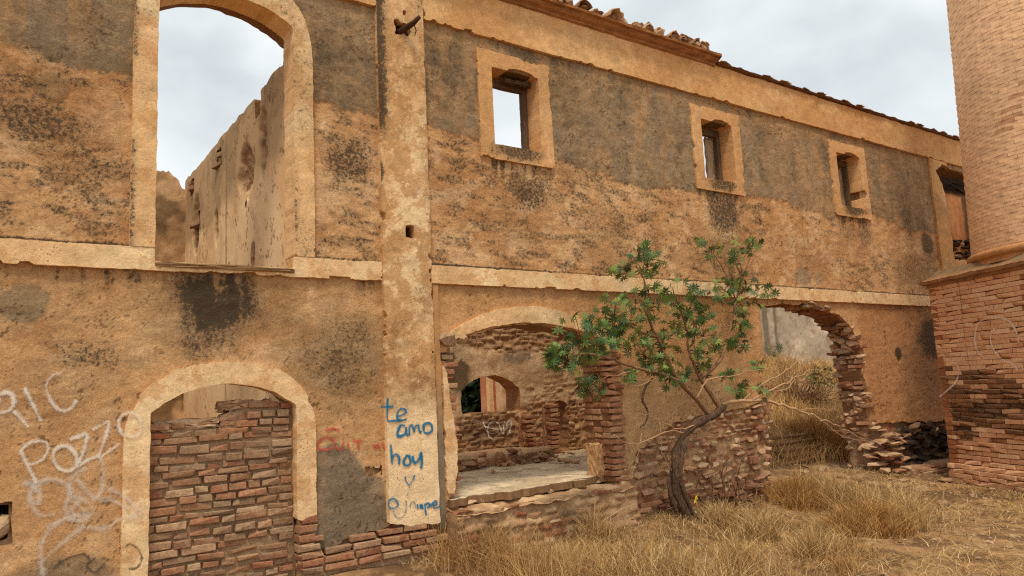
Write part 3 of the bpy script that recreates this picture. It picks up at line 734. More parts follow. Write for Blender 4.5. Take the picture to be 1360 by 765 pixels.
# square windows: surround, reveal, worn lintel, old timber frame
for wi, (x0, x1, z0, z1) in enumerate(WINS):
    def w_sdf(U, V, x0=x0, x1=x1, z0=z0, z1=z1, wi=wi):
        s = -rect(U, V, x0-.18, x1+.17, z0-.165, z1+.18)+rag(U, V, .004, 12, 400+wi)+chip(U, V, 440+wi*11, .028)
        bite = np.hypot((U-(x0+x1)/2-.08)/.17, (V-z1)/.045)-1
        s = np.minimum(s, np.minimum(rect(U, V, x0, x1, z0, z1), bite*.04)+rag(U, V, .006, 14, 404+wi))
        if wi == 2: s = np.minimum(s, np.hypot((U-11.42)/.9, V-4.45)-.06+rag(U, V, .05, 9, 409))
        return s
    def w_col(X, Z, x0=x0, x1=x1, z0=z0, z1=z1, wi=wi):
        c, D = cream_col(410+wi*3, .35, srgb(220, 172, 118), srgb(206, 156, 102))(X, Z)
        return c, np.maximum(D, .62*blob(X, Z, (x0+x1)/2+.03, z0-.05, .40, .13, 415+wi, .5, 5, .6))
    sheet('window_surround', np.arange(x0-.22, x1+.22, .0125+.003*wi), np.arange(z0-.2, z1+.22, .0125), w_sdf, facade_place(-.035), M['cream'], BLD, small_rel(420+wi), w_col, .26)
    fr = rough_box('window_frame', x0+.005, x0+.05, .19, .26, z0+.01, z1-.01, M['wood'], BLD, .004)
    rough_box('frame_jamb', x1-.065, x1-.005, .185, .255, z0+.01, z1-.01, M['wood'], fr, .004)
    rough_box('frame_head', x0+.055, x1-.07, .19, .26, z1-.10, z1-.02, M['wood'], fr, .004)
    rough_box('lintel', x0-.05, x1+.05, .03, .19, z1+.012, z1+.10, M['wood'], BLD, .012)
    rough_box('frame_sill', x0+.055, x1-.07, .16, .27, z0+.0, z0+.035, M['wood'], fr, .006)
    if wi == 0: rough_box('loose_splinter', x0+.25, x1-.02, .08, .13, z1-.06, z1-.035, M['wood'], fr, .012)
    else: rough_box('shutter_board', x1-.20, x1-.07, .27, .30, z0+.03, z1-.1, M['palewood'], fr, .012)

# right-hand broken opening: recessed red plaster panel and rubble below
def re_col(X, Z):
    c = lerp(srgb(176, 112, 68), srgb(206, 142, 90), sst(.4, .6, fbm(X*2, Z*.5, 3, 4, 430)))
    c = lerp(c, srgb(34, 26, 20), .95*sst(4.84, 4.9, Z+.08*(fbm(X, Z, 5, 3, 434)-.5)))  # panel top painted near black, standing in for the shade inside the hole
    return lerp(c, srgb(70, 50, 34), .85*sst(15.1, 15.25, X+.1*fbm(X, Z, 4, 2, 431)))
sheet('recess_panel', np.arange(13.8, 16.1, .03), np.arange(3.2, 5.25, .03), lambda U, V: -rect(U, V, 13.85, 16.0, 3.25, 5.2)+rag(U, V, .06, 6, 432), facade_place(.13), M['inner'], BLD, small_rel(433, .01), re_col, .1)
rec = rough_box('recess_rubble', 14.3, 16.0, .05, .12, 3.3, 3.42, M['burnt'], BLD, .03)
for k in range(40):
    piece('stone', random.choice(BU if k % 3 else ST), rec, (random.uniform(14.35, 15.8), random.uniform(.02, .1), random.uniform(3.4, 3.98)), (random.uniform(.15, .3), .16, random.uniform(.05, .1)), (0, random.uniform(-.1, .1), random.uniform(-.3, .3)))
rough_box('timber_lintel', 13.95, 15.9, .09, .3, 4.96, 5.10, M['burnt'], BLD, .03)

# ---- cornice, broken off past the third bay, with tiles along its top
prof = [(-.045, 5.845), (-.075, 5.862), (-.08, 5.885), (-.12, 5.905), (-.14, 5.925), (-.145, 5.942), (-.185, 5.95), (-.19, 5.98), (.12, 5.985), (.12, 5.85)]
def extrude_prof(name, prof, xs, mat, parent, amp, colr, s):
    xs = np.asarray(xs); n = len(prof); V = []; C = []
    for i, x in enumerate(xs):
        for k, (y, z) in enumerate(prof):
            j = amp*(fbm(np.array([x]), np.array([k*.37]), 9, 3, s)[0]-.5)*2; j2 = amp*(fbm(np.array([x]), np.array([k*.37+9]), 9, 3, s)[0]-.5)*2
            V.append((x, y+j, z+j2*.7)); C.append(colr*(.7+.6*vn(np.array([x*7]), np.array([k*1.7]), s)[0]))
    Q = [(i*n+k, i*n+(k+1) % n, (i+1)*n+(k+1) % n, (i+1)*n+k) for i in range(len(xs)-1) for k in range(n)]
    V = np.array(V); T = []
    for base, ordr in ((0, 1), ((len(xs)-1)*n, -1)):
        for k in range(1, n-1): T.append((base, base+k, base+k+1)[::ordr])
    return link(name, mesh_np(name, V, Q, T, np.array(C), mat, smooth=False), parent)
corn = extrude_prof('cornice', prof, np.arange(-2.9, 7.96, .04), M['masonry'], BLD, .012, srgb(168, 116, 70), 440)
eave = extrude_prof('eave_course', [(-.05, 5.885), (-.085, 5.893), (-.10, 5.912), (-.085, 5.925), (.12, 5.935), (.12, 5.885)], np.arange(7.97, 16.2, .05), M['masonry'], BLD, .014, srgb(118, 80, 52), 441)
def tile_mesh(k, L, r0=.10, th=.016):
    n = 8; V = []; Q = []
    for i in range(4):
        t = i/3; r = r0*(1-.12*t)
        for s_ in (0, 1):
            for j in range(n+1):
                a = math.pi*(j/n)*.96+.06; rr = r-(th if s_ else 0)
                V.append((rr*math.cos(a)+random.uniform(-.003, .003), -L/2+L*t+(random.uniform(-.03, .03) if i in (0, 3) else 0)*(1 if s_ == 0 else 0), rr*math.sin(a)))
    w = n+1
    for i in range(3):
        for s_ in (0, 1):
            for j in range(n):
                b = (i*2+s_)*w+j; q = (b, b+1, b+1+2*w, b+2*w); Q.append(q if s_ == 0 else q[::-1])
        for j in (0, n):
            b = i*2*w+j; Q.append((b, b+2*w, b+3*w, b+w))
    for i in (0, 3):
        for j in range(n):
            b = i*2*w+j; Q.append((b, b+w, b+w+1, b+1))
    return mesh_np('roof_tile', np.array(V), Q, None, None, M['tile'], smooth=False)
TL = [tile_mesh(k, random.uniform(.2, .34)) for k in range(6)]
MORT = stone_variants('mortar_lump', M['tile'], 5, 16, .4)
x = -2.6; tiles = []
while x < 7.86:
    if not (5.35 < x < 5.5) and not (5.8 < x < 5.95):
        o = piece('roof_tile', random.choice(TL), corn, (x, -.06+random.uniform(-.03, .04), 5.985+random.uniform(-.01, .012)), (random.uniform(.85, 1.1),)*3, (random.uniform(-.06, .06), random.uniform(-.15, .15), random.uniform(-.2, .2)))
        if random.random() < .9: piece('mortar_lump', random.choice(MORT), corn, (x+.01, -.13, 6.02), (.17, .16, random.uniform(.07, .11)), (0, 0, random.uniform(-.3, .3)))
        if random.random() < .55: piece('mortar_lump', random.choice(MORT), corn, (x+random.uniform(-.08, .08), -.06, 6.07), (random.uniform(.12, .24), .16, random.uniform(.06, .12)), (random.uniform(-.3, .3), random.uniform(-.3, .3), random.uniform(-.8, .8)))
        if random.random() < .3: piece('roof_tile', random.choice(TL), corn, (x+.07, -.02, 6.055), (.9, .9, .8), (random.uniform(-.2, .2), random.uniform(-.5, .5), random.uniform(-.8, .8)))
    x += random.uniform(.17, .25)
piece('mortar_lump', MORT[2], corn, (7.38, -.06, 6.10), (.34, .22, .17), (0, .12, .1))
x = 8.1
while x < 15.8:
    piece('roof_tile', random.choice(TL), eave, (x, -.02, 5.905), (1.3, .6, .35), (random.uniform(-.05, .05), random.uniform(-.12, .12), random.uniform(-.1, .1))); x += random.uniform(.25, .6)

# ---- bricks filling the lower doorway
def inf_top(x): return np.interp(x, [.98, 1.3, 1.50, 1.53, 1.75, 1.95, 2.1], [1.50, 1.47, 1.46, 1.56, 1.60, 1.62, 1.58])
inf = sheet('brick_infill', np.arange(.94, 2.16, .02), np.arange(-.28, 1.75, .02), lambda U, V: np.minimum(-rect(U, V, .965, 2.115, -.25, 1.7), inf_top(U)-.03-V+rag(U, V, .02, 9, 450)),
            facade_place(.074), M['masonry'], BLD, lambda X, Z: .055*(fbm(X, Z, 5, 5, 451, .6)-.5), lambda X, Z: np.broadcast_to(srgb(172, 140, 106), (len(X), 3))*(.7+.5*fbm(X, Z, 12, 3, 452))[:, None], .12)
z = -.10; row = 0
while z < 1.66:
    h = random.uniform(.044, .064); x = .985-random.uniform(0, .1); tilt = random.uniform(-.014, .014); sag = random.uniform(-.015, .015)
    while x < 2.09:
        L = random.choice([.11, .14, .17, .20, .23, .25])*random.uniform(.9, 1.1)
        a, b = max(x, .982), min(x+L, 2.098)
        if b-a > .05:
            cx = (a+b)/2; zz = z+h/2+tilt*(cx-1.5)+sag*math.cos((cx-1.54)*2.6)+random.uniform(-.006, .006)
            if zz+h/2 < inf_top(cx)+.012:
                piece('brick', random.choice(BR), inf, (cx, .105+random.uniform(-.016, .016), zz), (b-a-random.uniform(.006, .016), .12, h*random.uniform(.86, 1.06)), (random.uniform(-.05, .05), random.uniform(-.025, .025)-tilt, random.uniform(-.06, .06)))
        x += L+random.uniform(.002, .012)
    z += h+random.uniform(.007, .014); row += 1
rough_box('capping_mortar', 1.52, 1.92, .08, .26, 1.555, 1.625, M['stone'], BLD, .02)
rough_box('capping_mortar', 1.0, 1.5, .07, .25, 1.43, 1.495, M['stone'], BLD, .02)

# ---- exposed brick courses below the cement patch
plin = rough_box('plinth_mortar', 2.12, 3.4, -.03, .10, -.25, .30, M['stone'], BLD, .02)
for r_ in range(5):
    x = 2.12+random.uniform(-.1, 0); zz = .47-.062*r_
    while x < 3.30-.12*abs(r_-2)+.1:
        L = random.uniform(.2, .29); a = max(x, 2.13)
        if zz < np.interp(x, [2.1, 2.27, 2.9, 3.2], [.55, .40, .46, .5]):
            piece('brick', random.choice(RB if random.random() < .5 else BR), plin, ((a+x+L)/2, +.02-.010*r_+random.uniform(-.012, .012), zz+random.uniform(-.004, .004)+.02*(x-2.7)), (x+L-a-.008, .13, .050), (random.uniform(-.04, .04), random.uniform(-.02, .02), random.uniform(-.04, .04)))
        x += L+.008
for r_ in range(6):
    piece('brick', random.choice(RB+BR), plin, (2.19+random.uniform(-.02, .02), .01, .5-.075*r_+.12), (random.uniform(.12, .18), .12, .06), (0, random.uniform(-.04, .04), 0))

# ---- broken brick jambs of the open doorway
jr = rough_box('jamb_core', 5.76, 5.98, .02, .40, -.1, 2.0, M['stone'], BLD, .015)
z = .30
while z < 2.03:
    for yy in (.06, .21, .36):
        piece('brick', random.choice(RB), jr, (5.75+random.uniform(-.025, .02), yy-.02+random.uniform(-.012, .012), z), (random.uniform(.18, .24), .145, .055), (random.uniform(-.04, .04), random.uniform(-.04, .04), random.uniform(-.07, .07)))
    z += .068
jl = rough_box('jamb_core', 3.46, 3.54, .03, .40, -.1, 2.05, M['stone'], BLD, .012)
z = .25
while z < 2.08:
    piece('brick', random.choice(RB if random.random() < .7 else BR), jl, (3.60+random.uniform(-.03, .03), .08, z), (random.uniform(.12, .2), .16, .05), (random.uniform(-.05, .05), random.uniform(-.06, .06), random.uniform(-.12, .12))); z += .068
piece('stone', ST[0], jl, (3.60, -.02, 2.12), (.22, .14, .17), (0, .2, 0)); piece('stone', ST[3], jl, (3.78, -.01, 2.13), (.13, .12, .10))
rough_box('jamb_block', 5.54, 5.66, .14, .30, .60, .96, M['slab'], BLD, .012, colr=srgb(190, 146, 102))

# ---- rubble stones bared below the plaster beside the tree
rub = rough_box('rubble_bed', 5.72, 8.40, .04, .30, -.2, .35, M['stone'], BLD, .02)
z = -.06; stones = []
while z < 1.34:
    h = random.uniform(.040, .095) if z > .3 else random.uniform(.045, .062); x = 5.70
    while x < 8.44:
        L = random.choice([.07, .1, .13, .17, .24])*random.uniform(.85, 1.2) if z > .3 else random.uniform(.14, .28); cx = x+L/2
        if z+h < lossline(cx)+.05+random.uniform(-.03, .03) and random.random() < .80:
            red = z < .30 or cx > 7.95 and random.random() < .3
            if red and random.random() < .5: me_ = random.choice(RB)
            else: me_ = random.choice(ST)
            piece('stone' if me_ in ST else 'brick', me_, rub, (cx, .055+random.uniform(-.035, .02), z+h/2+random.uniform(-.01, .01)), (L*random.uniform(.95, 1.12), random.uniform(.10, .16), h*random.uniform(1.0, 1.2)), (random.uniform(-.15, .15), random.uniform(-.14, .14), random.uniform(-.12, .12)))
        x += L+random.uniform(.0, .02)
    z += h+random.uniform(.0, .012)

# ---- broken right side of the wide arch: bricks and stones in the reveal
arc = rough_box('arch_core', 10.98, 11.3, .06, .45, -.2, .8, M['stone'], BLD, .03)
ap = np.array([(9.55, 2.60), (9.9, 2.58), (10.15, 2.54), (10.42, 2.44), (10.66, 2.26), (10.80, 2.0), (10.86, 1.7), (10.88, 1.3), (10.92, .9), (10.98, .6), (11.05, .3)])
sl = np.concatenate([[0], np.cumsum(np.hypot(*np.diff(ap, axis=0).T))])
for k in range(150):
    t = random.random()**.85*sl[-1]; xx = np.interp(t, sl, ap[:, 0]); zz = np.interp(t, sl, ap[:, 1]); y_ = random.uniform(.0, .46)
    tt = min(t+.1, sl[-1]); ang = 0 if zz < 2.1 else random.uniform(-.2, .5)
    flat = random.random() < .5
    piece('stone' if not flat else 'brick', random.choice(ST) if not flat else random.choice(RB+BR+BR), arc, (xx+random.uniform(0, .07), y_, zz+random.uniform(0, .05)),
          (random.uniform(.12, .20), random.uniform(.12, .22), random.uniform(.04, .06) if flat else random.uniform(.07, .13)), (random.uniform(-.12, .12), ang+random.uniform(-.1, .1), random.uniform(-.4, .4)))
for k in range(60):
    zz = random.uniform(.02, 1.3); piece('stone', random.choice(ST), arc, (np.interp(zz, [0, .6, 1.3], [11.02, 10.97, 10.90])+random.uniform(0, .05), random.uniform(0, .46), zz), (random.uniform(.10, .18), random.uniform(.10, .2), random.uniform(.05, .11)), (random.uniform(-.15, .15), random.uniform(-.15, .15), random.uniform(-.3, .3)))
for k in range(46):
    zz = random.uniform(.0, .82); xx = random.uniform(10.85, 11.2+.5*(1-zz))
    piece('stone', random.choice(ST), arc, (xx, random.uniform(-.16-.25*(.8-zz)*.5, .10), zz), (random.uniform(.16, .36), random.uniform(.15, .25), random.uniform(.04, .09)), (random.uniform(-.12, .12), random.uniform(-.1, .1), random.uniform(-.4, .4)))
# soot-blackened stones between arch and chimney, and a low ledge
sb = rough_box('soot_bed', 11.7, 13.8, .06, .3, -.1, .6, M['burnt'], BLD, .03)
for k in range(70):
    zz = random.uniform(.12, .72); piece('stone', random.choice(BU if zz < .6 or random.random() < .6 else ST), sb, (random.uniform(11.75, 13.5), random.uniform(-.02, .06), zz), (random.uniform(.16, .34), .16, random.uniform(.07, .14)), (random.uniform(-.2, .2), random.uniform(-.2, .2), random.uniform(-.2, .2)))
led = rough_box('ledge', 11.35, 13.4, -.42, .05, -.15, .13, M['stone'], BLD, .03)
for r_ in range(3):
    x = 11.4
    while x < 13.2:
        L = random.uniform(.2, .34); piece('brick', random.choice(BR+RB), led, (x+L/2, -.44+.05*r_, .0+.062*r_), (L-.01, .16, .055), (0, random.uniform(-.03, .03), random.uniform(-.05, .05))); x += L

# ---- rear rooms: side wall behind the tall window, its end wall
def side_col(Y, Z):
    n1 = fbm(Y, Z, .9, 4, 500); n2 = fbm(Y, Z, 5, 5, 501, .6)
    c = lerp(srgb(222, 178, 128), srgb(236, 198, 150), sst(.35, .65, n1))
    top = sst(3.75, 3.95, Z+.45*(fbm(Y, Z, 1.2, 3, 502)-.5))
    c = lerp(c, srgb(178, 146, 106), .85*top)
    c = lerp(c, srgb(146, 118, 84), .55*top*sst(.5, .56, fbm(Y, Z*.8, 2.5, 5, 503, .65)))
    c = lerp(c, srgb(140, 112, 80), .7*(np.abs(Y-2.38+.05*(n2-.5)) < .03))
    ck = np.abs(fbm(Y, Z, 1.7, 5, 521, .6)-.5); c = lerp(c, srgb(110, 80, 54), .75*(ck < .006)*(fbm(Y, Z, .9, 2, 522) > .42))
    c = lerp(c, srgb(150, 120, 86), .5*(np.abs(Y-.85+.2*(n1-.5)) < .12)*sst(3.6, 4.3, Z))
    bare = np.maximum.reduce([blob(Y, Z, 1.55, 4.05, .28, .32, 505, .5, 5, .15), blob(Y, Z, .95, 4.2, .12, .3, 506, .5, 5, .15), blob(Y, Z, 2.85, 3.72, .09, .2, 507, .5, 6, .15), blob(Y, Z, 3.95, 3.95, .18, .38, 511, .4, 6, .15), blob(Y, Z, 1.3, 3.12, .07, .15, 508, .5, 6, .15)])
    h, rc = rubble(Y, Z, 510, 8, 14); c = lerp(c, rc*.72, bare)
    c = lerp(c, srgb(190, 148, 106), .35*sst(.58, .62, n2))
    return c
def side_rel(Y, Z):
    bare = np.maximum.reduce([blob(Y, Z, 1.55, 4.05, .28, .32, 505, .5, 5, .15), blob(Y, Z, .95, 4.2, .12, .3, 506, .5, 5, .15), blob(Y, Z, 2.85, 3.72, .09, .2, 507, .5, 6, .15), blob(Y, Z, 3.95, 3.95, .18, .38, 511, .4, 6, .15)])
    h, _ = rubble(Y, Z, 510, 8, 14); return -.06*bare+.03*h*bare+.012*(fbm(Y, Z, 3, 3, 512)-.5)
def side_sdf(U, V):
    s = np.minimum(-rect(U, V, .205, 4.7, -.3, 6), 4.76+.03*(vn(U*1.6, U*0, 515)-.5)+.05*(fbm(U, U*0, 6, 3, 516)-.5)-V)
    s = np.minimum(s, rect(U, V, 1.02, 1.22, 4.50, 4.8)+rag(U, V, .05, 7, 517)); s = np.minimum(s, rect(U, V, 2.62, 2.86, 4.44, 4.66)+rag(U, V, .05, 7, 518))
    s = np.minimum(s, rect(U, V, 4.1, 4.35, 4.45, 4.68)+rag(U, V, .04, 7, 519)); s = np.minimum(s, np.hypot((U-1.55)/.6, V-3.70)-.06); s = np.minimum(s, rect(U, V, 3.8, 4.06, 3.75, 4.18)+rag(U, V, .06, 6, 520))
    return s
sw = sheet('side_wall', np.arange(.18, 4.75, .025), np.arange(-.3, 4.95, .025), side_sdf, lambda u, v, w: np.stack([2.115-w, u, v], 1), M['sidewall'], BLD, side_rel, side_col, .3, srgb(128, 92, 62), .05)
for yy, zz in ((1.1, 4.52), (2.72, 4.50), (4.2, 4.52), (3.95, 3.85)):
    for k in range(5):
        piece('brick', random.choice(BR), sw, (2.17+random.uniform(-.04, .1), yy+random.uniform(-.12, .12), zz+random.uniform(-.05, .16)), (random.uniform(.12, .2), random.uniform(.12, .25), .055), (random.uniform(-.2, .2), random.uniform(-.2, .2), random.uniform(-.4, .4)))
def end_col(X, Z):
    n = fbm(X, Z, 3, 5, 530, .6); c = lerp(srgb(170, 132, 92), srgb(206, 164, 118), sst(.42, .56, n)); return lerp(c, srgb(104, 82, 56), .7*sst(.5, .60, fbm(X*2, Z, 2.5, 4, 531)))
sheet('end_wall', np.arange(-2, 2.35, .035), np.arange(-.3, 5.3, .035), lambda U, V: np.minimum(np.minimum(-rect(U, V, -1.95, 2.3, -.25, 5.25), 4.98-.30*sst(1.7, 2.1, U)+.34*(np.floor(vn(U*4.1, U*0, 533)*5)/5-.5)+.12*(fbm(U, V, 9, 3, 534)-.5)-V), V*0+9), facade_place(4.62), M['inner'], BLD, small_rel(535, .02), end_col, .3, srgb(130, 96, 66), .04)

# ---- room behind the open doorway
BY = 3.0
WIN_B = (5.53, 6.56, 1.29, 1.62, 1.83)
def back_bare(X, Z):
    return np.clip(sst(1.42, 1.22, Z+.35*(fbm(X, Z, 2.2, 4, 540)-.5)) + blob(X, Z, 6.4, 2.38, 1.3, .18, 541, .8, 4, .3)*.8 + sst(6.65, 7.0, X+.5*(fbm(X, Z, 2, 3, 542)-.5))*.6*sst(2.0, 1.6, Z), 0, 1)
def back_col(X, Z):
    n1 = fbm(X, Z, 1.5, 4, 543); n2 = fbm(X, Z, 6, 5, 544, .62)
    c = lerp(srgb(216, 176, 132), srgb(240, 208, 166), sst(.38, .62, n1)); c = lerp(c, srgb(186, 144, 102), .7*sst(.52, .68, n2))
    c = lerp(c, srgb(150, 130, 106), .9*(1-sst(-.01, .02, polyd(X, Z, [(6.29, 2.05), (6.34, 2.21), (6.6, 2.24), (6.88, 2.26), (6.86, 2.12), (6.56, 2.0)])+rag(X, Z, .04, 6, 545))))
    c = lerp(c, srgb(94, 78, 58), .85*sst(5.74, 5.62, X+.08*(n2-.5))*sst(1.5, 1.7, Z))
    h, rc = rubble(X, Z, 550, 6.5, 12); rc = lerp(rc, srgb(196, 152, 110), .35)
    c = lerp(c, rc, back_bare(X, Z))
    c = lerp(c, srgb(150, 118, 92), .8*blob(X, Z, 5.95, 1.02, .48, .2, 551, .4, 4, .25))
    c = lerp(c, srgb(236, 202, 160), .7*sst(.54, .57, fbm(X, Z, 3.2, 5, 558, .65))*(1-back_bare(X, Z)))
    return c, .30*sst(.50, .68, fbm(X, Z, 2.2, 5, 559, .6))
def back_rel(X, Z):
    h, _ = rubble(X, Z, 550, 6.5, 12); b = back_bare(X, Z); return -.04*b+.04*h*b+.03*(fbm(X, Z, 6, 4, 552, .6)-.5)
def back_sdf(U, V):
    s = -rect(U, V, 3.7, 8.35, -.2, 2.9)
    s = np.minimum(s, archd(U, V, *WIN_B)+rag(U, V, .02, 8, 553)); s = np.minimum(s, archd(U, V, 7.18, 7.48, .3, 1.32, 1.40)+rag(U, V, .05, 7, 554))
    return s
bw = sheet('back_wall', np.arange(3.6, 8.4, .022), np.arange(-.25, 2.98, .022), back_sdf, facade_place(BY), M['masonry'], BLD, back_rel, back_col, .38, srgb(172, 122, 82), .03)
def cell_col(X, Z): return lerp(srgb(190, 144, 104), srgb(226, 180, 134), sst(.4, .6, fbm(X, Z, 2.4, 5, 556)))
sheet('cell_wall', np.arange(7.0, 9.2, .05), np.arange(-.2, 2.75, .05), lambda U, V: -rect(U, V, 7.05, 9.1, -.15, 2.7), facade_place(4.2), M['inner'], BLD, small_rel(557, .03), cell_col, .2)
# pier projecting in front of the back wall, and a low rubble ledge
for x0, x1, z1 in ((6.52, 6.64, 1.22), (6.98, 7.10, 1.35)):
    pr = rough_box('brick_pier', x0, x1, BY-.18, BY+.02, .4, z1, M['redbrick'], BLD, .015)
    z = .45
    while z < z1:
        piece('brick', random.choice(RB), pr, ((x0+x1)/2+random.uniform(-.02, .02), BY-.16, z), (random.uniform(.14, .2), .14, .056), (0, random.uniform(-.03, .03), random.uniform(-.05, .05))); z += .068
lg = rough_box('rubble_ledge', 3.75, 6.5, 2.1, 2.98, .3, .76, M['stone'], BLD, .02)
for k in range(40):
    piece('stone', random.choice(ST), lg, (random.uniform(4.6, 6.5), random.uniform(1.98, 2.2), random.uniform(.58, .80)), (random.uniform(.1, .24), .14, random.uniform(.05, .1)), (random.uniform(-.2, .2), random.uniform(-.2, .2), random.uniform(-.3, .3)))
for k in range(26):
    piece('stone', random.choice(ST), lg, (random.uniform(4.6, 7.6), random.uniform(1.4, 2.8), .64+random.uniform(-.01, .03)), (random.uniform(.06, .16), .1, random.uniform(.03, .06)), (random.uniform(-.2, .2), random.uniform(-.2, .2), random.uniform(-3, 3)))
def part_col(Y, Z):
    h, rc = rubble(Y, Z, 560, 7, 13); return lerp(rc*.85, srgb(170, 128, 88), blob(Y, Z, 1.3, 1.9, .7, .7, 561, .5, 4, .3))
sheet('partition_wall', np.arange(.4, 3.1, .03), np.arange(-.2, 2.95, .03), lambda U, V: -rect(U, V, .43, 3.02, -.15, 2.9), lambda u, v, w: np.stack([8.15-w, u, v], 1), M['masonry'], BLD, lambda Y, Z: .04*rubble(Y, Z, 560, 7, 13)[0], part_col, .2)
# concrete floor with a broken front edge
def fl_col(X, Y):
    n = fbm(X, Y, 3, 5, 570, .6); c = lerp(srgb(190, 164, 130), srgb(218, 192, 156), sst(.35, .6, n)); return lerp(c, srgb(140, 114, 86), .6*sst(.54, .64, fbm(X, Y*1.1, 5, 5, 571, .65)))
def fl_sdf(U, V):
    return np.minimum(-rect(U, V, 3.56, 8.12, -.2, 3.0), V+.03-np.interp(U, [3.5, 4.5, 4.6, 5.4, 5.7], [0, .02, .07, .13, .16])+rag(U, V, .16, 5, 572)+.02)
sheet('floor_slab', np.arange(3.5, 8.2, .025), np.arange(-.25, 3.05, .025), fl_sdf, lambda u, v, w: np.stack([u, v, .615+w], 1), M['slab'], BLD, lambda X, Y: .02*(fbm(X, Y, 3, 4, 573)-.5)+.012*(fbm(X, Y, 14, 3, 574)-.5), fl_col, .07, srgb(140, 106, 74), .02)
# threshold ledge and the rubble falling from it
def th_col(X, Y): return lerp(srgb(176, 136, 98), srgb(212, 174, 130), sst(.38, .62, fbm(X, Y, 4, 5, 580, .6)))
def th_h(X, Y): return .53-.05*np.clip(-Y/.2, 0, 1)+.03*(fbm(X, Y, 5, 4, 581)-.5)*2+.02*(fbm(X, Y, 16, 3, 582)-.5)
th = sheet('threshold', np.arange(3.5, 5.9, .02), np.arange(-.3, .5, .02), lambda U, V: np.minimum(-rect(U, V, 3.54, 5.82, -.28, .45), V+.19+rag(U, V, .05, 4, 583)), lambda u, v, w: np.stack([u, v, w], 1), M['slab'], BLD, th_h, th_col, 0)
def tf_col(X, Z):
    h, c = rubble(X, Z, 590, 5.5, 10); return lerp(c, srgb(196, 156, 114), .75*sst(.32, .55, fbm(X, Z, 3, 4, 591)))
def tf_rel(X, Z): return .04*rubble(X, Z, 590, 5.5, 10)[0]+.12*(fbm(X, Z, 2.5, 5, 592, .6)-.5)+.22*np.clip(.45-Z, 0, 1)**1.5
tf = sheet('threshold_face', np.arange(3.5, 5.9, .018), np.arange(-.2, .56, .018), lambda U, V: np.minimum(-rect(U, V, 3.54, 5.82, -.15, .55), .50+.03*(vn(U*6, U*0, 593)-.5)-V), facade_place(-.15), M['masonry'], BLD, tf_rel, tf_col, .2)
for k in range(30):
    xx = random.uniform(3.62, 5.75); zz = random.uniform(.0, .40); yy = -.15-float(tf_rel(np.array([xx]), np.array([zz]))[0])
    piece('stone', random.choice(ST), tf, (xx, yy+.05, zz), (random.uniform(.07, .24), random.uniform(.10, .16), random.uniform(.035, .08)), (random.uniform(-.2, .2), random.uniform(-.15, .15), random.uniform(-.2, .2)))
for k in range(14):
    xx = 3.66+k*.145; piece('stone', random.choice(ST), th, (xx, .04+.13*max(0, xx-4.4), .555+random.uniform(-.01, .01)), (random.uniform(.13, .22), .12, random.uniform(.04, .07)), (random.uniform(-.1, .1), random.uniform(-.1, .1), random.uniform(-.2, .2)))

# ---- recess at the far left with a stone pushed in it; iron stub in the pilaster hole
V_, Q_ = box_np(-.17, .14, .02, .34, .72, 1.04); Q_ = [q for i, q in enumerate(Q_) if i != 2]
rb_ = link('wall_recess', mesh_np('wall_recess', V_, Q_, None, np.tile(srgb(70, 54, 40), (8, 1)), M['masonry'], smooth=False), BLD)
for (a, b, c_, d) in ((3.15, 3.27, 3.08, 3.24), (3.08, 3.3, 5.12, 5.32)):
    V_, Q_ = box_np(a, b, .04, .26, c_, d); Q_ = [q for i, q in enumerate(Q_) if i != 2]
    link('putlog_hole', mesh_np('putlog_hole', V_, Q_, None, np.tile(srgb(96, 66, 44), (8, 1)), M['masonry'], smooth=False), BLD)
V_, Q_, T_ = tube_np([(3.16, .15, 5.2), (3.2, -.08, 5.2), (3.27, -.16, 5.25), (3.31, -.22, 5.30)], [.032, .034, .026, .02], 7)
link('iron_stub', mesh_np('iron_stub', V_, Q_, T_, None, M['iron']), BLD)
V_, Q_, T_ = tube_np([(3.27, -.16, 5.24), (3.30, -.15, 5.18), (3.29, -.13, 5.13)], [.006, .006, .004], 5)
link('iron_wire', mesh_np('iron_wire', V_, Q_, T_, None, M['iron']), BLD)
st0 = piece('loose_stone', stone_variants('loose_stone', M['rock'], 1, 60, .2)[0], None, (.055, .06, .835), (.13, .17, .21), (.1, .5, 0)); tag(st0, 'pale stone lying in the dark hole of the left wall', 'stone')

# ---- writing on the walls
class Strokes(list):
    def __setitem__(self, k, v):
        for o_ in self: o_[k] = v
def ribbon(name, strokes, mat, parent, w=.03, y0=0.0, rel=facade_rel, pix=True, place=None, eps=.006, cat=6):
    """painted strokes lying on a wall, each its own thin strip following the plaster"""
    out_ = Strokes()
    for si, s_ in enumerate(strokes):
        P = np.array([(at_y(px, py, y0)[0], at_y(px, py, y0)[2]) for px, py in s_]) if pix else np.array(s_, float)
        P = catmull(P, cat); T = np.gradient(P, axis=0); T /= np.linalg.norm(T, axis=1)[:, None]+1e-9
        N = np.stack([-T[:, 1], T[:, 0]], 1); n = len(P); V = []; A = []
        ww = w*(.85+.3*vn(np.arange(n)*.3, np.zeros(n), si))
        for k, f in enumerate((-1, 0, 1)):
            p = P+N*(ww[:, None]*f*.75); r = rel(p[:, 0], p[:, 1]) if rel is not None else np.zeros(n)
            h = r+eps+.0004*si
            V.append(place(p[:, 0], p[:, 1], h) if place else np.stack([p[:, 0], y0-h, p[:, 1]], 1)); A.append(np.full(n, 1.0 if f == 0 else 0.0))
        Q = [(k*n+i, k*n+i+1, (k+1)*n+i+1, (k+1)*n+i) for i in range(n-1) for k in (0, 1)]
        out_.append(link(name, mesh_np(name, np.concatenate(V), Q, None, None, mat, True, np.concatenate(A)), parent))
    return out_
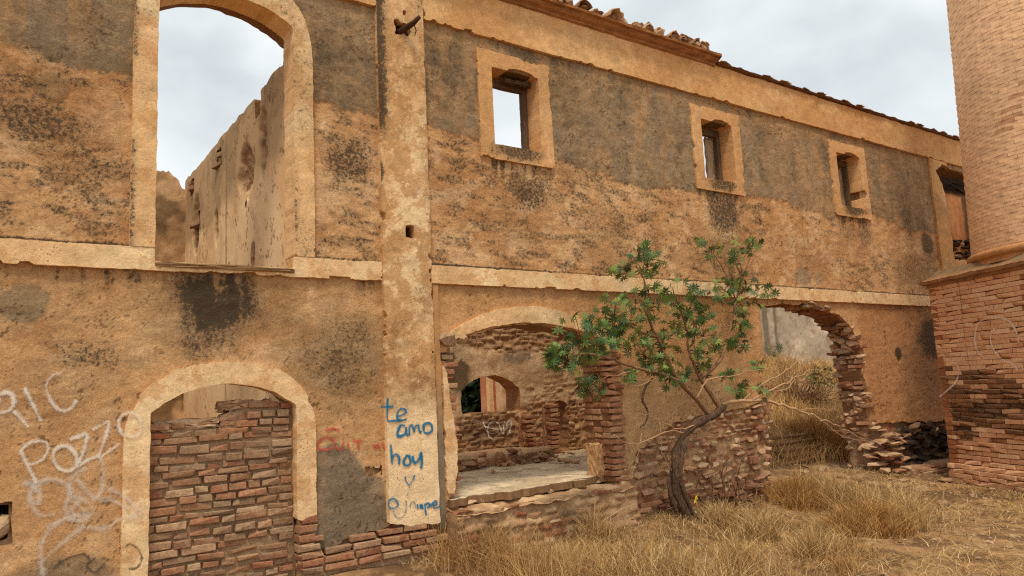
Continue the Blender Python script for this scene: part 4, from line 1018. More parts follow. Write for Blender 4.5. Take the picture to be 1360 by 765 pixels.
def zpx(ox, oy, sc): return lambda pts: [(ox+x/sc, oy+y/sc) for x, y in pts]
za = zpx(400, 500, 765/220)      # coordinates read off the enlarged photograph
blue = [[(398, 98), (397, 150), (400, 202), (425, 204), (468, 203)], [(366, 143), (395, 140), (426, 138)], [(440, 182), (462, 180), (481, 166), (478, 152), (458, 150), (444, 168), (442, 190), (458, 202), (486, 197)],
        [(480, 228), (460, 226), (446, 250), (446, 272), (464, 275), (482, 258), (484, 232), (484, 260), (494, 274)], [(498, 272), (500, 232), (514, 228), (520, 256), (526, 232), (540, 226), (546, 256), (556, 252)], [(562, 240), (566, 222), (586, 214), (602, 226), (602, 250), (584, 262), (566, 254), (566, 228)],
        [(412, 314), (416, 360), (418, 402)], [(418, 376), (434, 358), (450, 372), (452, 406)], [(486, 366), (472, 390), (478, 408), (496, 408), (504, 388), (496, 368), (482, 366)], [(514, 366), (518, 392), (530, 398), (546, 376), (552, 350), (556, 390), (552, 424)],
        [(478, 460), (484, 484), (498, 504)], [(522, 456), (512, 480), (498, 504)],
        [(444, 580), (426, 564), (406, 572), (400, 592), (412, 608), (434, 606), (446, 590), (440, 570)]]
ribbon('graffiti_stroke', [za(s) for s in blue], M['blue'], pil, .021, -.055, small_rel(320), cat=5)['label'] = 'blue hand-painted words te amo hoy y'
blue2 = [[(536, 588), (538, 612)], [(548, 590), (550, 608), (556, 592), (562, 610)], [(570, 588), (572, 614), (575, 638)], [(572, 592), (584, 584), (592, 596), (580, 606)], [(596, 586), (600, 604)], [(600, 592), (608, 580)], [(612, 596), (624, 588), (620, 574), (610, 580), (610, 604), (628, 606), (640, 598)]]
ribbon('graffiti_stroke', [za(s) for s in blue2], M['blue'], pil, .017, -.055, small_rel(320), cat=4)['label'] = 'blue ending of the word siempre'
ribbon('graffiti_stroke', [za(s) for s in [[(498, 504), (496, 524), (488, 552)], [(424, 618), (436, 646), (460, 652), (478, 636), (484, 600), (484, 572)], [(502, 606), (506, 582), (522, 580), (526, 604)]]], M['blue_faint'], pil, .017, -.055, small_rel(320))['label'] = 'faded blue first letters'
red_ = [[(130, 282), (100, 286), (78, 308), (84, 334), (116, 338), (150, 324), (152, 298), (130, 282)], [(160, 318), (168, 336), (190, 334), (194, 300)], [(214, 300), (218, 336)], [(236, 298), (284, 296)], [(262, 300), (266, 338)], [(336, 312), (342, 332), (352, 312), (362, 334)], [(374, 304), (384, 328), (410, 330), (428, 312), (430, 290)], [(118, 250), (150, 240), (176, 250)]]
ribbon('graffiti_stroke', [za(s) for s in red_], M['red'], wall, .028)['label'] = 'faded red spray letters'
zb = zpx(0, 470, 545/210)
white_ = [[(-20, 210), (-4, 150)], [(-4, 142), (24, 132), (44, 146), (46, 172), (30, 196), (-4, 204)], [(46, 196), (72, 222), (98, 252)], [(84, 116), (112, 172), (142, 232)], [(212, 66), (180, 76), (160, 106), (170, 150), (192, 184), (222, 196), (250, 182), (262, 158)],
          [(70, 332), (96, 386), (126, 446)], [(66, 338), (100, 308), (148, 300), (166, 322), (150, 358), (116, 378), (96, 380)], [(206, 316), (184, 342), (194, 384), (228, 404), (258, 390), (264, 356), (240, 322), (206, 316)], [(240, 296), (270, 284), (298, 280), (290, 330), (266, 386), (300, 366), (344, 350)], [(318, 262), (350, 244), (374, 236), (362, 290), (340, 356), (374, 336), (412, 308)],
          [(444, 200), (416, 216), (410, 250), (428, 280), (462, 284), (482, 258), (474, 216), (444, 200)]]
ribbon('graffiti_stroke', [zb(s) for s in white_], M['white'], wall, .038, rel=lambda a, b: facade_rel(a, b)+.045*sst(.80, .82, a))['label'] = 'white sprayed words ric pozzo'
scr = [[(126, 446), (104, 480), (110, 520), (140, 556), (190, 552)], [(130, 446), (180, 432), (230, 448), (246, 486)], [(246, 486), (238, 440), (264, 410), (300, 392)], [(350, 360), (356, 420), (350, 470), (320, 510)], [(262, 430), (300, 470), (330, 500), (372, 494), (414, 520)], [(230, 500), (260, 490), (300, 510), (318, 540), (290, 570), (246, 570), (228, 540), (232, 506), (270, 520), (296, 548), (262, 556), (250, 530), (286, 500)],
       [(240, 560), (190, 590), (150, 640), (140, 700), (150, 765)], [(290, 590), (230, 640), (180, 680), (140, 720)], [(300, 596), (360, 600), (420, 564), (480, 552)], [(372, 466), (410, 480), (450, 510), (484, 546)], [(336, 510), (390, 506), (440, 530)], [(80, 440), (130, 470), (134, 520)], [(160, 600), (220, 570), (262, 560)]]
ribbon('graffiti_stroke', [zb(s) for s in scr], M['white_faint'], wall, .062, rel=lambda a, b: facade_rel(a, b)+.045*sst(.80, .82, a))['label'] = 'faint white sprayed flower scribble'
ribbon('graffiti_stroke', [zb(s) for s in [[(428, 664), (444, 652), (470, 668), (486, 700), (470, 732), (440, 738)], [(180, 740), (230, 706), (290, 690), (310, 710)], [(330, 700), (300, 730), (330, 752), (360, 720)]]], M['black_spray'], wall, .022, rel=lambda a, b: facade_rel(a, b)+.045*sst(.80, .82, a))['label'] = 'thin dark sprayed letter'
zc = zpx(570, 540, 884/260)
ribbon('graffiti_stroke', [zc(s) for s in [[(246, 70), (262, 110), (300, 120), (318, 84), (290, 66), (268, 92), (276, 140), (310, 150)], [(316, 80), (330, 120), (352, 90), (340, 70), (332, 130)], [(350, 78), (372, 60), (366, 110), (352, 130)], [(250, 90), (300, 100), (372, 92)]]], M['white'], bw, .03, BY, back_rel, eps=.02)['label'] = 'white scribble on the back wall'
ribbon('graffiti_stroke', [zc(s) for s in [[(180, 120), (200, 90), (226, 110), (200, 130), (240, 120), (280, 116)]]], M['black_spray'], bw, .03, BY, back_rel, eps=.02)['label'] = 'dark scribble on the back wall'

# ================================================================== BRICK CHIMNEY
CH_A = math.radians(26)
AW = np.array([math.sin(CH_A), math.cos(CH_A)])       # along the visible face, away from the camera
NR = np.array([-math.cos(CH_A), math.sin(CH_A)])      # outward normal of the visible face
CC = np.array([11.5, -0.8]); SZ = 2.6
CTR = CC - AW*SZ/2 - NR*SZ/2
CHM = empty('brick_chimney', (CTR[0], CTR[1], -.05), 'tall round brick factory chimney on a square brick pedestal beside the ruin', 'chimney')
PED_TOP = 2.82
def ped_pt(s, w, z): # s metres towards the camera from the far corner, w out of the face
    p = CC - AW*s + NR*w; return (p[0], p[1], z)
rz = math.atan2(-AW[1], -AW[0])
core = []
c4 = [CC-NR*.0, CC-AW*SZ, CC-AW*SZ-NR*SZ, CC-NR*SZ]
ins_ = .062
c4 = [CTR+(p-CTR)*(1-ins_) for p in c4]
V_ = np.array([(p[0], p[1], z) for z in (-.3, PED_TOP) for p in c4])
ped = link('pedestal', mesh_np('pedestal', V_, [(0, 1, 5, 4), (1, 2, 6, 5), (2, 3, 7, 6), (3, 0, 4, 7), (4, 5, 6, 7)], None, np.tile(srgb(186, 142, 100), (8, 1)), M['masonry'], smooth=False), CHM)
CHB = brick_variants('brick', mat_rand('pedestal_brick', [srgb(230, 180, 134), srgb(220, 164, 120), srgb(234, 190, 146), srgb(224, 170, 126), srgb(212, 154, 112)], 30, .8, 1.18, .5, world_noise=srgb(230, 184, 140)), 8, .02, .03)
CHD = brick_variants('brick', mat_rand('sooty_brick', [srgb(120, 94, 70), srgb(176, 126, 88), srgb(92, 72, 55), srgb(156, 112, 80), srgb(192, 140, 100)], 30, .6, 1.3, .7, world_noise=srgb(150, 110, 78)), 8, .09, .14)
pitch = .066; nrow = int((PED_TOP+.1)/pitch); bricks = []
for r_ in range(nrow):
    z = -.08+pitch*(r_+.5); s = -.02 if r_ % 2 else -.16
    while s < SZ:
        L = .30*random.uniform(.9, 1.06); a, b = max(s, 0), min(s+L, SZ)
        if b-a > .04: bricks.append((a, b, z))
        s += L+.008
near = [b for b in bricks if b[0] < 1.62]; far_ = [b for b in bricks if b[0] >= 1.62]
cnt = 0; rest = list(far_)
def ped_w(s, z):
    er = sst(1.35, .9, z+.35*(fbm(np.array([s]), np.array([z]), 2.5, 3, 602)[0]-.5))*sst(.05, .45, z)
    return er
for a, b, z in near:
    er = float(ped_w((a+b)/2, z)); soot = blob(np.array([(a+b)/2]), np.array([z]), .55, 1.12, 1.3, .42, 603, .5, 3, .4)[0]
    w = -.074-.055*er*random.random()+random.uniform(-.006, .006)*(1+2*er)
    if er < .5 and z < .35: w += .05
    dark = random.random() < .9*soot
    if cnt < 300:
        piece('brick', random.choice(CHD if dark else CHB), ped, ped_pt((a+b)/2, w, z), (b-a-.003, .15, (pitch-.0045)*(1-.16*er*random.random())), (random.uniform(-.03, .03)*er, random.uniform(-.03, .03)*er, rz+random.uniform(-.05, .05)*er)); cnt += 1
    else: rest.append((a, b, z))
# remaining faces: courses joined in one mesh
parts = []; cols = []
for r_ in range(nrow):
    z = -.08+pitch*(r_+.5)
    for side in (0, 1, 2):
        s = -.02 if r_ % 2 else -.16
        while s < SZ:
            L = .30*random.uniform(.92, 1.05); a, b = max(s, 0), min(s+L, SZ)
            if b-a > .04:
                if side == 0: o0, d0, n0 = CC-AW*SZ, -NR, -AW
                elif side == 1: o0, d0, n0 = CC-NR*SZ, -AW, -NR
                else: o0, d0, n0 = CC, -NR, AW
                w = .005+random.uniform(-.006, .006)
                P = []
                for dz in (-pitch/2+.004, pitch/2-.004):
                    for t, ww in ((a+.002, -.12), (b-.002, -.12), (b-.002, w), (a+.002, w)):
                        p = o0+d0*t+n0*ww; P.append((p[0], p[1], z+dz))
                parts.append((np.array(P), [(0, 1, 2, 3), (4, 5, 6, 7), (0, 1, 5, 4), (1, 2, 6, 5), (2, 3, 7, 6), (3, 0, 4, 7)], np.zeros((0, 3), int)))
                cols.append(np.tile(srgb(172, 114, 74)*random.uniform(.75, 1.2), (8, 1)))
            s += L+.008
for a, b, z in rest:
    P = [ped_pt(t, ww, z+dz) for dz in (-pitch/2+.004, pitch/2-.004) for t, ww in ((a+.002, -.12), (b-.002, -.12), (b-.002, .004), (a+.002, .004))]
    parts.append((np.array(P), [(0, 1, 2, 3), (4, 5, 6, 7), (0, 1, 5, 4), (1, 2, 6, 5), (2, 3, 7, 6), (3, 0, 4, 7)], np.zeros((0, 3), int))); cols.append(np.tile(srgb(172, 114, 74)*random.uniform(.75, 1.2), (8, 1)))
Vm, Qm, Tm = merge(parts)
o = link('pedestal_brickwork', mesh_np('pedestal_brickwork', Vm, Qm, Tm, np.concatenate(cols), M['shaftbrick'], smooth=False), CHM); o['kind'] = 'stuff'
# coping: moulded edge and weathered slope up to the shaft
def ring(off, z, n=14):
    h = SZ/2+off; P = []
    for k in range(4):
        a = CTR+NR*(h if k in (0, 1) else -h)*1+AW*(h if k in (0, 3) else -h)
        b = CTR+NR*(h if k in (0, 3) else -h)*1+AW*(h if k in (3, 2) else -h)
        k2 = (k+1) % 4
        corners = [CTR+NR*h+AW*h, CTR+NR*h-AW*h, CTR-NR*h-AW*h, CTR-NR*h+AW*h]
        for t in np.linspace(0, 1, n, endpoint=False):
            p = corners[k]*(1-t)+corners[k2]*t; P.append((p[0]+random.uniform(-.006, .006), p[1]+random.uniform(-.006, .006), z+random.uniform(-.006, .006)))
    return P
def loft(rings):
    n = len(rings[0]); V = np.array([p for r in rings for p in r]); Q = []
    for i in range(len(rings)-1):
        for k in range(n): Q.append((i*n+k, i*n+(k+1) % n, (i+1)*n+(k+1) % n, (i+1)*n+k))
    return V, Q
rg = [ring(-.02, PED_TOP-.01, 40), ring(.02, PED_TOP, 40), ring(.03, PED_TOP+.035, 40), ring(.075, PED_TOP+.05, 40), ring(.085, PED_TOP+.095, 40), ring(.05, PED_TOP+.11, 40), ring(-.03, PED_TOP+.16, 40), ring(-.10, PED_TOP+.24, 40), ring(-.6, PED_TOP+.26, 40)]
V_, Q_ = loft(rg); zz = V_[:, 2]
V_[:, 2] += .015*(fbm(V_[:, 0], V_[:, 1], 9, 3, 610)-.5)*2*(zz > PED_TOP+.1)
cc = lerp(srgb(166, 120, 82), srgb(140, 112, 80), sst(PED_TOP+.1, PED_TOP+.13, zz)); cc = cc*(.6+.8*fbm(V_[:, 0]*1.2, V_[:, 1]+V_[:, 2]*3, 8, 3, 611))[:, None]
link('coping', mesh_np('coping', V_, Q_, None, cc, M['masonry'], smooth=False), CHM)
# shaft: torus moulding and courses of bricks laid in a slowly tapering ring
SH0 = PED_TOP+.22
def shaft_r(z): return 1.245-.030*(z-SH0)
prof_t = []
for k in range(13):
    a = -math.pi/2+math.pi*k/12; prof_t.append((shaft_r(SH0)+.012+.05*math.cos(a), SH0+.085+.055*math.sin(a)))
prof_t = [(shaft_r(SH0)+.03, SH0-.05)]+prof_t+[(shaft_r(SH0)-.03, SH0+.15)]
def lathe(name, prof, n, mat, parent, colr):
    V = []; C = []
    for r, z in prof:
        for k in range(n):
            a = 2*math.pi*k/n; V.append((CTR[0]+r*math.cos(a), CTR[1]+r*math.sin(a), z)); C.append(colr*random.uniform(.88, 1.1))
    Q = [(i*n+k, i*n+(k+1) % n, (i+1)*n+(k+1) % n, (i+1)*n+k) for i in range(len(prof)-1) for k in range(n)]
    return link(name, mesh_np(name, np.array(V), Q, None, np.array(C), mat), parent)
lathe('torus_moulding', prof_t, 128, M['shaftbrick'], CHM, srgb(196, 140, 90))
ZT = 16.0
lathe('shaft', [(shaft_r(z)-.010, z) for z in np.linspace(SH0, ZT, 40)]+[(.5, ZT)], 96, M['shaftbrick'], CHM, srgb(232, 196, 150))
zz = SH0+.16; V_ = []; Q_ = []; C_ = []; r_ = 0
while zz < ZT-.1:
    R = shaft_r(zz); n = int(2*math.pi*R/.245); off = random.random() if zz > 9 else (r_ % 2)*.5+random.uniform(-.1, .1); jt = .005
    ang = (np.arange(n)+off)*2*math.pi/n; da = 2*math.pi/n*.5-.003/R*1.3
    hb = .050; rr = R+RNG.uniform(-.0025, .0035, n); base = len(V_)*0+sum(len(v) for v in V_)
    P = np.zeros((n, 8, 3))
    for q, (da_, rad, dz) in enumerate(((-da, -.03, 0), (da, -.03, 0), (da, 0, 0), (-da, 0, 0), (-da, -.03, hb-jt), (da, -.03, hb-jt), (da, 0, hb-jt), (-da, 0, hb-jt))):
        P[:, q, 0] = CTR[0]+(rr+rad)*np.cos(ang+da_); P[:, q, 1] = CTR[1]+(rr+rad)*np.sin(ang+da_); P[:, q, 2] = zz+dz+RNG.uniform(-.001, .001, n)
    V_.append(P.reshape(-1, 3))
    for f in ((3, 2, 6, 7), (0, 3, 7, 4), (2, 1, 5, 6), (4, 7, 6, 5), (0, 1, 2, 3)):
        Q_.append(base+np.arange(n)[:, None]*8+np.array(f)[None])
    tone = RNG.uniform(.93, 1.06, n)*(1-.14*sst(.5, .7, fbm(ang*1.2, np.full(n, zz), 1.2, 4, 615)))
    # two old diagonal repair bands, slightly redder brick
    u = ang % (2*math.pi); d1 = np.abs(((u-3.55)*1.25)-(zz-6.9)*-.9); d2 = np.abs(((u-3.45)*1.25)-(zz-5.6)*.75)
    bc = np.where(((d1 < .06) & (zz > 5.9) | (d2 < .05) & (zz > 4.6) & (zz < 6.6))[:, None], srgb(204, 154, 114), srgb(236, 192, 148))
    C_.append(np.repeat(bc*tone[:, None], 8, 0)); zz += hb; r_ += 1
o = link('shaft_brickwork', mesh_np('shaft_brickwork', np.concatenate(V_), np.concatenate(Q_), None, np.concatenate(C_), M['shaftbrick'], smooth=False), CHM); o['kind'] = 'stuff'
# white outline sprayed on the pedestal, and a vertical crack
def ped_uv(px, py):
    d = ray(px, py); n3 = np.array([NR[0], NR[1], 0]); p0 = np.array([CC[0], CC[1], 0]); t = ((p0-CAM)@n3)/(d@n3); p = CAM+d*t
    return (-(p[:2]-CC)@AW, p[2])
def ped_place(u, v, w): 
    p = CC[None]-AW[None]*np.asarray(u)[:, None]+NR[None]*np.asarray(w)[:, None]; return np.stack([p[:, 0], p[:, 1], v], 1)
zd = zpx(1210, 300, 319/150)
strk = [[(100, 376), (130, 390), (138, 410), (130, 440), (104, 466), (84, 482)], [(206, 370), (190, 350), (184, 310), (196, 272), (236, 258), (276, 266), (300, 296), (308, 330)], [(240, 290), (228, 310), (236, 348), (262, 376), (292, 390), (306, 410)], [(240, 684), (256, 694), (272, 710), (300, 716)]]
ribbon('graffiti_stroke', [[ped_uv(*p) for p in zd(s)] for s in strk], M['white'], ped, .040, rel=None, pix=False, place=ped_place, eps=.02)['label'] = 'white sprayed curves on the pedestal'
ribbon('wall_crack', [[ped_uv(*p) for p in zd([(134, 152), (144, 220), (152, 300), (164, 380), (178, 440), (184, 520)])]], M['black_spray'], ped, .014, rel=None, pix=False, place=ped_place, eps=.014)

# ================================================================== WALLS AND TREE BEYOND
def gw_col(X, Z):
    n = fbm(X, Z, .8, 4, 620); c = lerp(srgb(206, 184, 156), srgb(226, 204, 174), sst(.35, .65, n)); c = lerp(c, srgb(176, 158, 134), .8*sst(.5, .62, fbm(X, Z*2, .5, 3, 621)))
    c = lerp(c, srgb(130, 118, 100), .75*sst(2.75, 2.4, Z+.3*fbm(X, Z, 1.5, 3, 622))*sst(18.0, 17.3, X)); c = lerp(c, srgb(120, 104, 84), .8*np.maximum(np.abs(X-17.05) < .12, np.abs(X-17.45) < .06)*1.0)
    return lerp(c, srgb(150, 120, 90), .6*sst(.56, .7, fbm(X, Z, 5, 4, 623)))
gw = sheet('rear_wall', np.arange(10, 26, .06), np.arange(.5, 4.3, .06), lambda U, V: -rect(U, V, 10.1, 25.8, .6, 4.1), facade_place(6.2), M['inner'], None, small_rel(624, .03), gw_col, .35, srgb(150, 116, 84))
tag(gw, 'pale grey streaked wall behind the grassy bank seen through the broken arch', 'wall')
yw = empty('yard_wall', (9.4, 6.0, 0), 'orange-pink plaster wall with a pale end pilaster seen through the inner arched window', 'wall')
pA = at_y(654, 520, 5.55)[0]
sheet('wall', np.arange(pA-.1, 12, .06), np.arange(-.2, 3.4, .06), lambda U, V: -rect(U, V, pA+.02, 11.8, -.1, 3.2), facade_place(5.7), M['inner'], yw, small_rel(630, .02), lambda X, Z: lerp(srgb(190, 118, 84), srgb(214, 150, 108), sst(.4, .6, fbm(X*2, Z*.6, 2, 4, 631))), .3)
rough_box('end_pilaster', pA-.03, pA+.05, 5.60, 5.72, -.1, 3.25, M['slab'], yw, .012, colr=srgb(226, 184, 128))
# green tree behind
def leaf_cloud(n, ctr, rad, size, seed, pal):
    r = np.random.default_rng(seed); cl = r.normal(size=(40, 3)); cl /= np.linalg.norm(cl, axis=1)[:, None]; cl *= r.uniform(.3, 1, (40, 1))**.5
    c = cl[r.integers(0, 40, n)]*.8+r.normal(size=(n, 3))*.16
    P = ctr+c*rad; V = np.zeros((n, 4, 3)); a = r.normal(size=(n, 3)); a /= np.linalg.norm(a, axis=1)[:, None]; b = np.cross(a, r.normal(size=(n, 3))); b /= np.linalg.norm(b, axis=1)[:, None]
    s = size*r.uniform(.6, 1.3, (n, 1)); V[:, 0] = P-a*s; V[:, 1] = P+b*s*.45; V[:, 2] = P+a*s; V[:, 3] = P-b*s*.45
    cols_ = np.array(pal)[r.integers(0, len(pal), n)]*r.uniform(.7, 1.25, (n, 1))
    return V.reshape(-1, 3), np.arange(n*4).reshape(-1, 4), np.repeat(cols_, 4, 0)
tp = at_y(634, 535, 9.0)
bt = empty('leafy_tree', (tp[0], 9.0, 0), 'dark green leafy tree seen through the inner arched window', 'tree')
V_, Q_, C_ = leaf_cloud(9000, np.array([tp[0]+.1, 9.0, 1.9]), np.array([2.0, 1.3, 1.7]), .14, 5, [srgb(38, 62, 40), srgb(52, 80, 50), srgb(30, 50, 34), srgb(66, 92, 58)])
link('crown', mesh_np('crown', V_, Q_, None, C_, M['green'], smooth=False), bt)
V_, Q_, T_ = tube_np([(tp[0]+.2, 9.0, -.1), (tp[0]+.15, 9.0, .8), (tp[0]+.3, 9.1, 1.9)], [.16, .12, .05], 8)
link('trunk', mesh_np('trunk', V_, Q_, T_, None, M['bark']), bt)

# ================================================================== CASTOR TREE BY THE WALL
TB = at_y(914, 690, -.32); TB[2] = gz(TB[0], TB[1])
TREE = empty('castor_tree', tuple(TB), 'small crooked castor tree with dark green star-shaped leaves growing against the stone wall', 'tree')
def P3(px, py, y): return at_y(px, py, y)
def limb(name, pts, r0, r1, mat, parent, sides=8, wob=.01):
    path = catmull([P3(*p) for p in pts], 6); n = len(path); path = path+wob*RNG.normal(size=path.shape)*np.linspace(0, 1, n)[:, None]
    rad = np.linspace(r0, r1, n)*(1+.08*RNG.normal(size=n).clip(-1, 1))
    return path, tube_np(path, rad, sides)
_, tb_ = limb('trunk', [(920, 702, -.34), (912, 682, -.33), (901, 655, -.33), (897, 625, -.35), (900, 598, -.36), (910, 576, -.38), (930, 560, -.40), (950, 549, -.42), (962, 538, -.42)], .060, .042, M['bark'], TREE, 16, .004)
_, tb2 = limb('trunk', [(905, 690, -.28), (893, 665, -.28), (889, 640, -.29), (896, 612, -.33)], .032, .022, M['bark'], TREE, 8, .004)
rad_f = np.linspace(1.0, 1, 1)
def gnarl(tb, sides, amp):
    V = tb[0].copy(); n = (len(V)-2)//sides
    for i in range(n):
        c0 = V[i*sides:(i+1)*sides].mean(0)
        for k in range(sides):
            a = 2*math.pi*k/sides; f = 1+amp*(vn(np.array([k*1.3+i*.05]), np.array([i*.22]), 5)[0]-.5)*2+amp*.8*(vn(np.array([k*.5]), np.array([i*.6]), 9)[0]-.5)*2
            V[i*sides+k] = c0+(V[i*sides+k]-c0)*f
    return V, tb[1], tb[2]
_, tb3 = limb('trunk', [(930, 700, -.36), (914, 668, -.37), (905, 640, -.39), (904, 612, -.40), (912, 580, -.41)], .026, .03, M['bark'], TREE, 12, .004)
Vt, Qt, Tt = merge([gnarl(tb_, 16, .28), gnarl(tb2, 8, .2), gnarl(tb3, 12, .2)])
trunk = link('trunk', mesh_np('trunk', Vt, Qt, Tt, None, M['bark']), TREE)
LIMBS = [([(955, 546, -.41), (941, 549, -.42), (925, 530, -.45), (899, 503, -.5), (885, 475, -.52), (873, 448, -.54), (861, 421, -.55), (850, 395, -.55)], .038, .010),
         ([(956, 542, -.42), (945, 525, -.42), (930, 502, -.40), (920, 480, -.38), (914, 460, -.36), (912, 430, -.35)], .032, .010),
         ([(930, 502, -.40), (955, 480, -.35), (968, 445, -.32), (975, 410, -.30), (985, 375, -.3), (975, 345, -.3)], .026, .007),
         ([(905, 508, -.5), (880, 497, -.6), (850, 490, -.68), (815, 478, -.75), (780, 470, -.8), (755, 478, -.82)], .022, .006),
         ([(873, 448, -.54), (850, 440, -.6), (825, 425, -.65), (800, 440, -.7)], .016, .005),
         ([(862, 425, -.55), (858, 385, -.5), (850, 360, -.5), (838, 345, -.5)], .013, .004),
         ([(912, 440, -.36), (905, 415, -.38), (895, 390, -.4), (890, 375, -.4)], .013, .004),
         ([(975, 410, -.3), (1000, 395, -.32), (1018, 390, -.34)], .011, .004),
         ([(978, 400, -.3), (962, 360, -.28), (945, 335, -.26), (928, 322, -.26)], .011, .003),
         ([(985, 375, -.3), (995, 345, -.3), (1000, 325, -.3)], .010, .003)]
for pts, r0, r1 in LIMBS:
    _, t_ = limb('branch', pts, r0, r1, M['limb'], TREE, 7, .008); link('branch', mesh_np('branch', *t_, None, M['limb']), TREE)
DEAD = [([(960, 538, -.42), (972, 534, -.5), (998, 532, -.6), (1030, 535, -.7), (1060, 545, -.8), (1090, 556, -.85), (1120, 570, -.9), (1148, 583, -.95)], .038, .005),
        ([(998, 532, -.6), (1020, 520, -.66), (1045, 508, -.7), (1070, 494, -.72), (1100, 487, -.75)], .022, .004),
        ([(985, 533, -.55), (1010, 512, -.5), (1040, 495, -.5), (1065, 475, -.5), (1078, 462, -.5)], .018, .004),
        ([(1020, 520, -.66), (1045, 516, -.7), (1062, 492, -.72), (1072, 470, -.73)], .010, .003),
        ([(1010, 533, -.62), (1025, 553, -.68), (1034, 572, -.7), (1046, 596, -.72)], .013, .004),
        ([(1060, 545, -.8), (1085, 542, -.82), (1115, 545, -.85)], .009, .003),
        ([(1085, 553, -.84), (1110, 573, -.85), (1146, 572, -.86)], .008, .003),
        ([(1090, 556, -.85), (1120, 580, -.9), (1165, 588, -.95)], .009, .003),
        ([(925, 530, -.45), (940, 505, -.5), (970, 500, -.55), (1000, 492, -.6), (1040, 486, -.65)], .018, .004),
        ([(910, 576, -.38), (890, 572, -.45), (862, 583, -.5), (838, 590, -.55), (820, 582, -.58), (805, 575, -.6)], .014, .004),
        ([(935, 558, -.4), (905, 570, -.46), (880, 560, -.5), (862, 552, -.52), (832, 546, -.56)], .012, .004),
        ([(850, 490, -.68), (820, 498, -.72), (785, 510, -.76)], .010, .003), ([(880, 497, -.6), (850, 512, -.65), (835, 505, -.66)], .008, .003),
        ([(852, 575, -.5), (848, 600, -.5), (838, 632, -.48)], .008, .003), ([(876, 560, -.5), (880, 600, -.45), (892, 630, -.40)], .008, .004)]
for pts, r0, r1 in DEAD:
    _, t_ = limb('bare_branch', pts, r0*.66, r1*.6, M['dead'], TREE, 6, .016); link('bare_branch', mesh_np('bare_branch', *t_, None, M['dead']), TREE)
for pts, r0 in [([(858, 512, -.5), (853, 530, -.5), (860, 545, -.5), (858, 560, -.5), (850, 567, -.5)], .016), ([(858, 512, -.5), (868, 502, -.5)], .012)]:
    _, t_ = limb('branch', pts, r0, .008, M['bark'], TREE, 6, .006); link('branch', mesh_np('branch', *t_, None, M['bark']), TREE)
# leaves: palmate, seven to nine pointed lobes
def leaf_mesh(k):
    nl = random.choice([7, 8, 9]); V = [(0, 0, 0)]; Tq = []
    for i in range(nl):
        a = -math.pi*.82+2*math.pi*.82*i/(nl-1); L = (.66+.38*math.cos(a*.5))*random.uniform(.88, 1.1); w = .115*L+.022
        dx, dy = math.sin(a), math.cos(a); nx, ny = dy, -dx; zt = -.28*L*L*random.uniform(.6, 1.4)
        b = len(V); V += [(dx*L*.45+nx*w, dy*L*.45+ny*w, .05-.06), (dx*L*.5, dy*L*.5, -.07), (dx*L*.45-nx*w, dy*L*.45-ny*w, .05-.06), (dx*L, dy*L, zt)]
        Tq += [(0, b, b+1), (0, b+1, b+2), (b, b+3, b+1), (b+1, b+3, b+2)]
    return mesh_np('leaf', np.array(V, float)*.5, None, Tq, None, M['leaf'], smooth=False)
LV = [leaf_mesh(k) for k in range(6)]
CL = [(755, 470, 24, 20, -.8), (742, 476, 14, 9, -.8), (775, 450, 28, 22, -.72), (800, 446, 20, 12, -.7), (828, 358, 12, 7, -.5), (860, 345, 18, 12, -.5), (866, 360, 8, 4, -.5), (845, 395, 16, 10, -.55), (868, 396, 14, 8, -.55),
      (815, 412, 20, 14, -.62), (812, 436, 12, 6, -.62), (826, 452, 12, 5, -.65), (855, 462, 18, 10, -.58), (878, 470, 22, 12, -.5), (868, 490, 16, 8, -.5), (895, 493, 16, 9, -.48), (885, 505, 10, 4, -.5),
      (902, 392, 18, 7, -.4), (925, 398, 14, 8, -.38), (900, 430, 16, 9, -.4), (934, 436, 20, 14, -.36), (938, 462, 16, 9, -.36), (928, 490, 14, 7, -.4), (890, 440, 12, 5, -.5), (785, 514, 15, 11, -.76), (834, 502, 9, 5, -.66),
      (928, 322, 6, 3, -.26), (947, 332, 10, 5, -.26), (985, 330, 14, 9, -.3), (1003, 322, 8, 4, -.3), (975, 347, 10, 4, -.3), (962, 380, 12, 7, -.3), (985, 382, 16, 10, -.3), (1005, 396, 12, 6, -.32), (1020, 388, 8, 4, -.33), (985, 408, 10, 5, -.3),
      (983, 432, 12, 8, -.3), (978, 455, 12, 8, -.3), (1028, 464, 8, 3, -.4), (1004, 484, 8, 4, -.45), (970, 497, 10, 5, -.5), (982, 517, 12, 6, -.55), (1010, 521, 9, 4, -.6), (845, 425, 14, 5, -.55), (870, 415, 12, 4, -.5), (915, 415, 12, 4, -.38), (960, 400, 12, 4, -.3)]
pet = []; spots = []
for cx, cy, rr, n, yy in CL:
    hub = P3(cx, cy+rr*.55, yy)
    for k in range(int(n*2.3)):
        a = random.uniform(0, 2*math.pi); q = rr*1.35*math.sqrt(random.random())
        p = P3(cx+q*math.cos(a), cy+q*math.sin(a)*.9, yy+random.uniform(-.16, .16))
        spots.append((p, random.uniform(.095, .19), (random.uniform(.5, 1.6), random.uniform(-.5, .5), random.uniform(-math.pi, math.pi))))
        if random.random() < .4: pet.append(tube_np([hub, (hub+p)/2+np.array([0, 0, .02]), p], [.004, .003, .0025], 4))
random.shuffle(spots); spots.sort(key=lambda q: -q[1])
for p, sc, ro in spots[:300]: piece('leaf', random.choice(LV), TREE, tuple(p), (sc, sc, sc), ro)
lp = []; lc = []
from mathutils import Euler
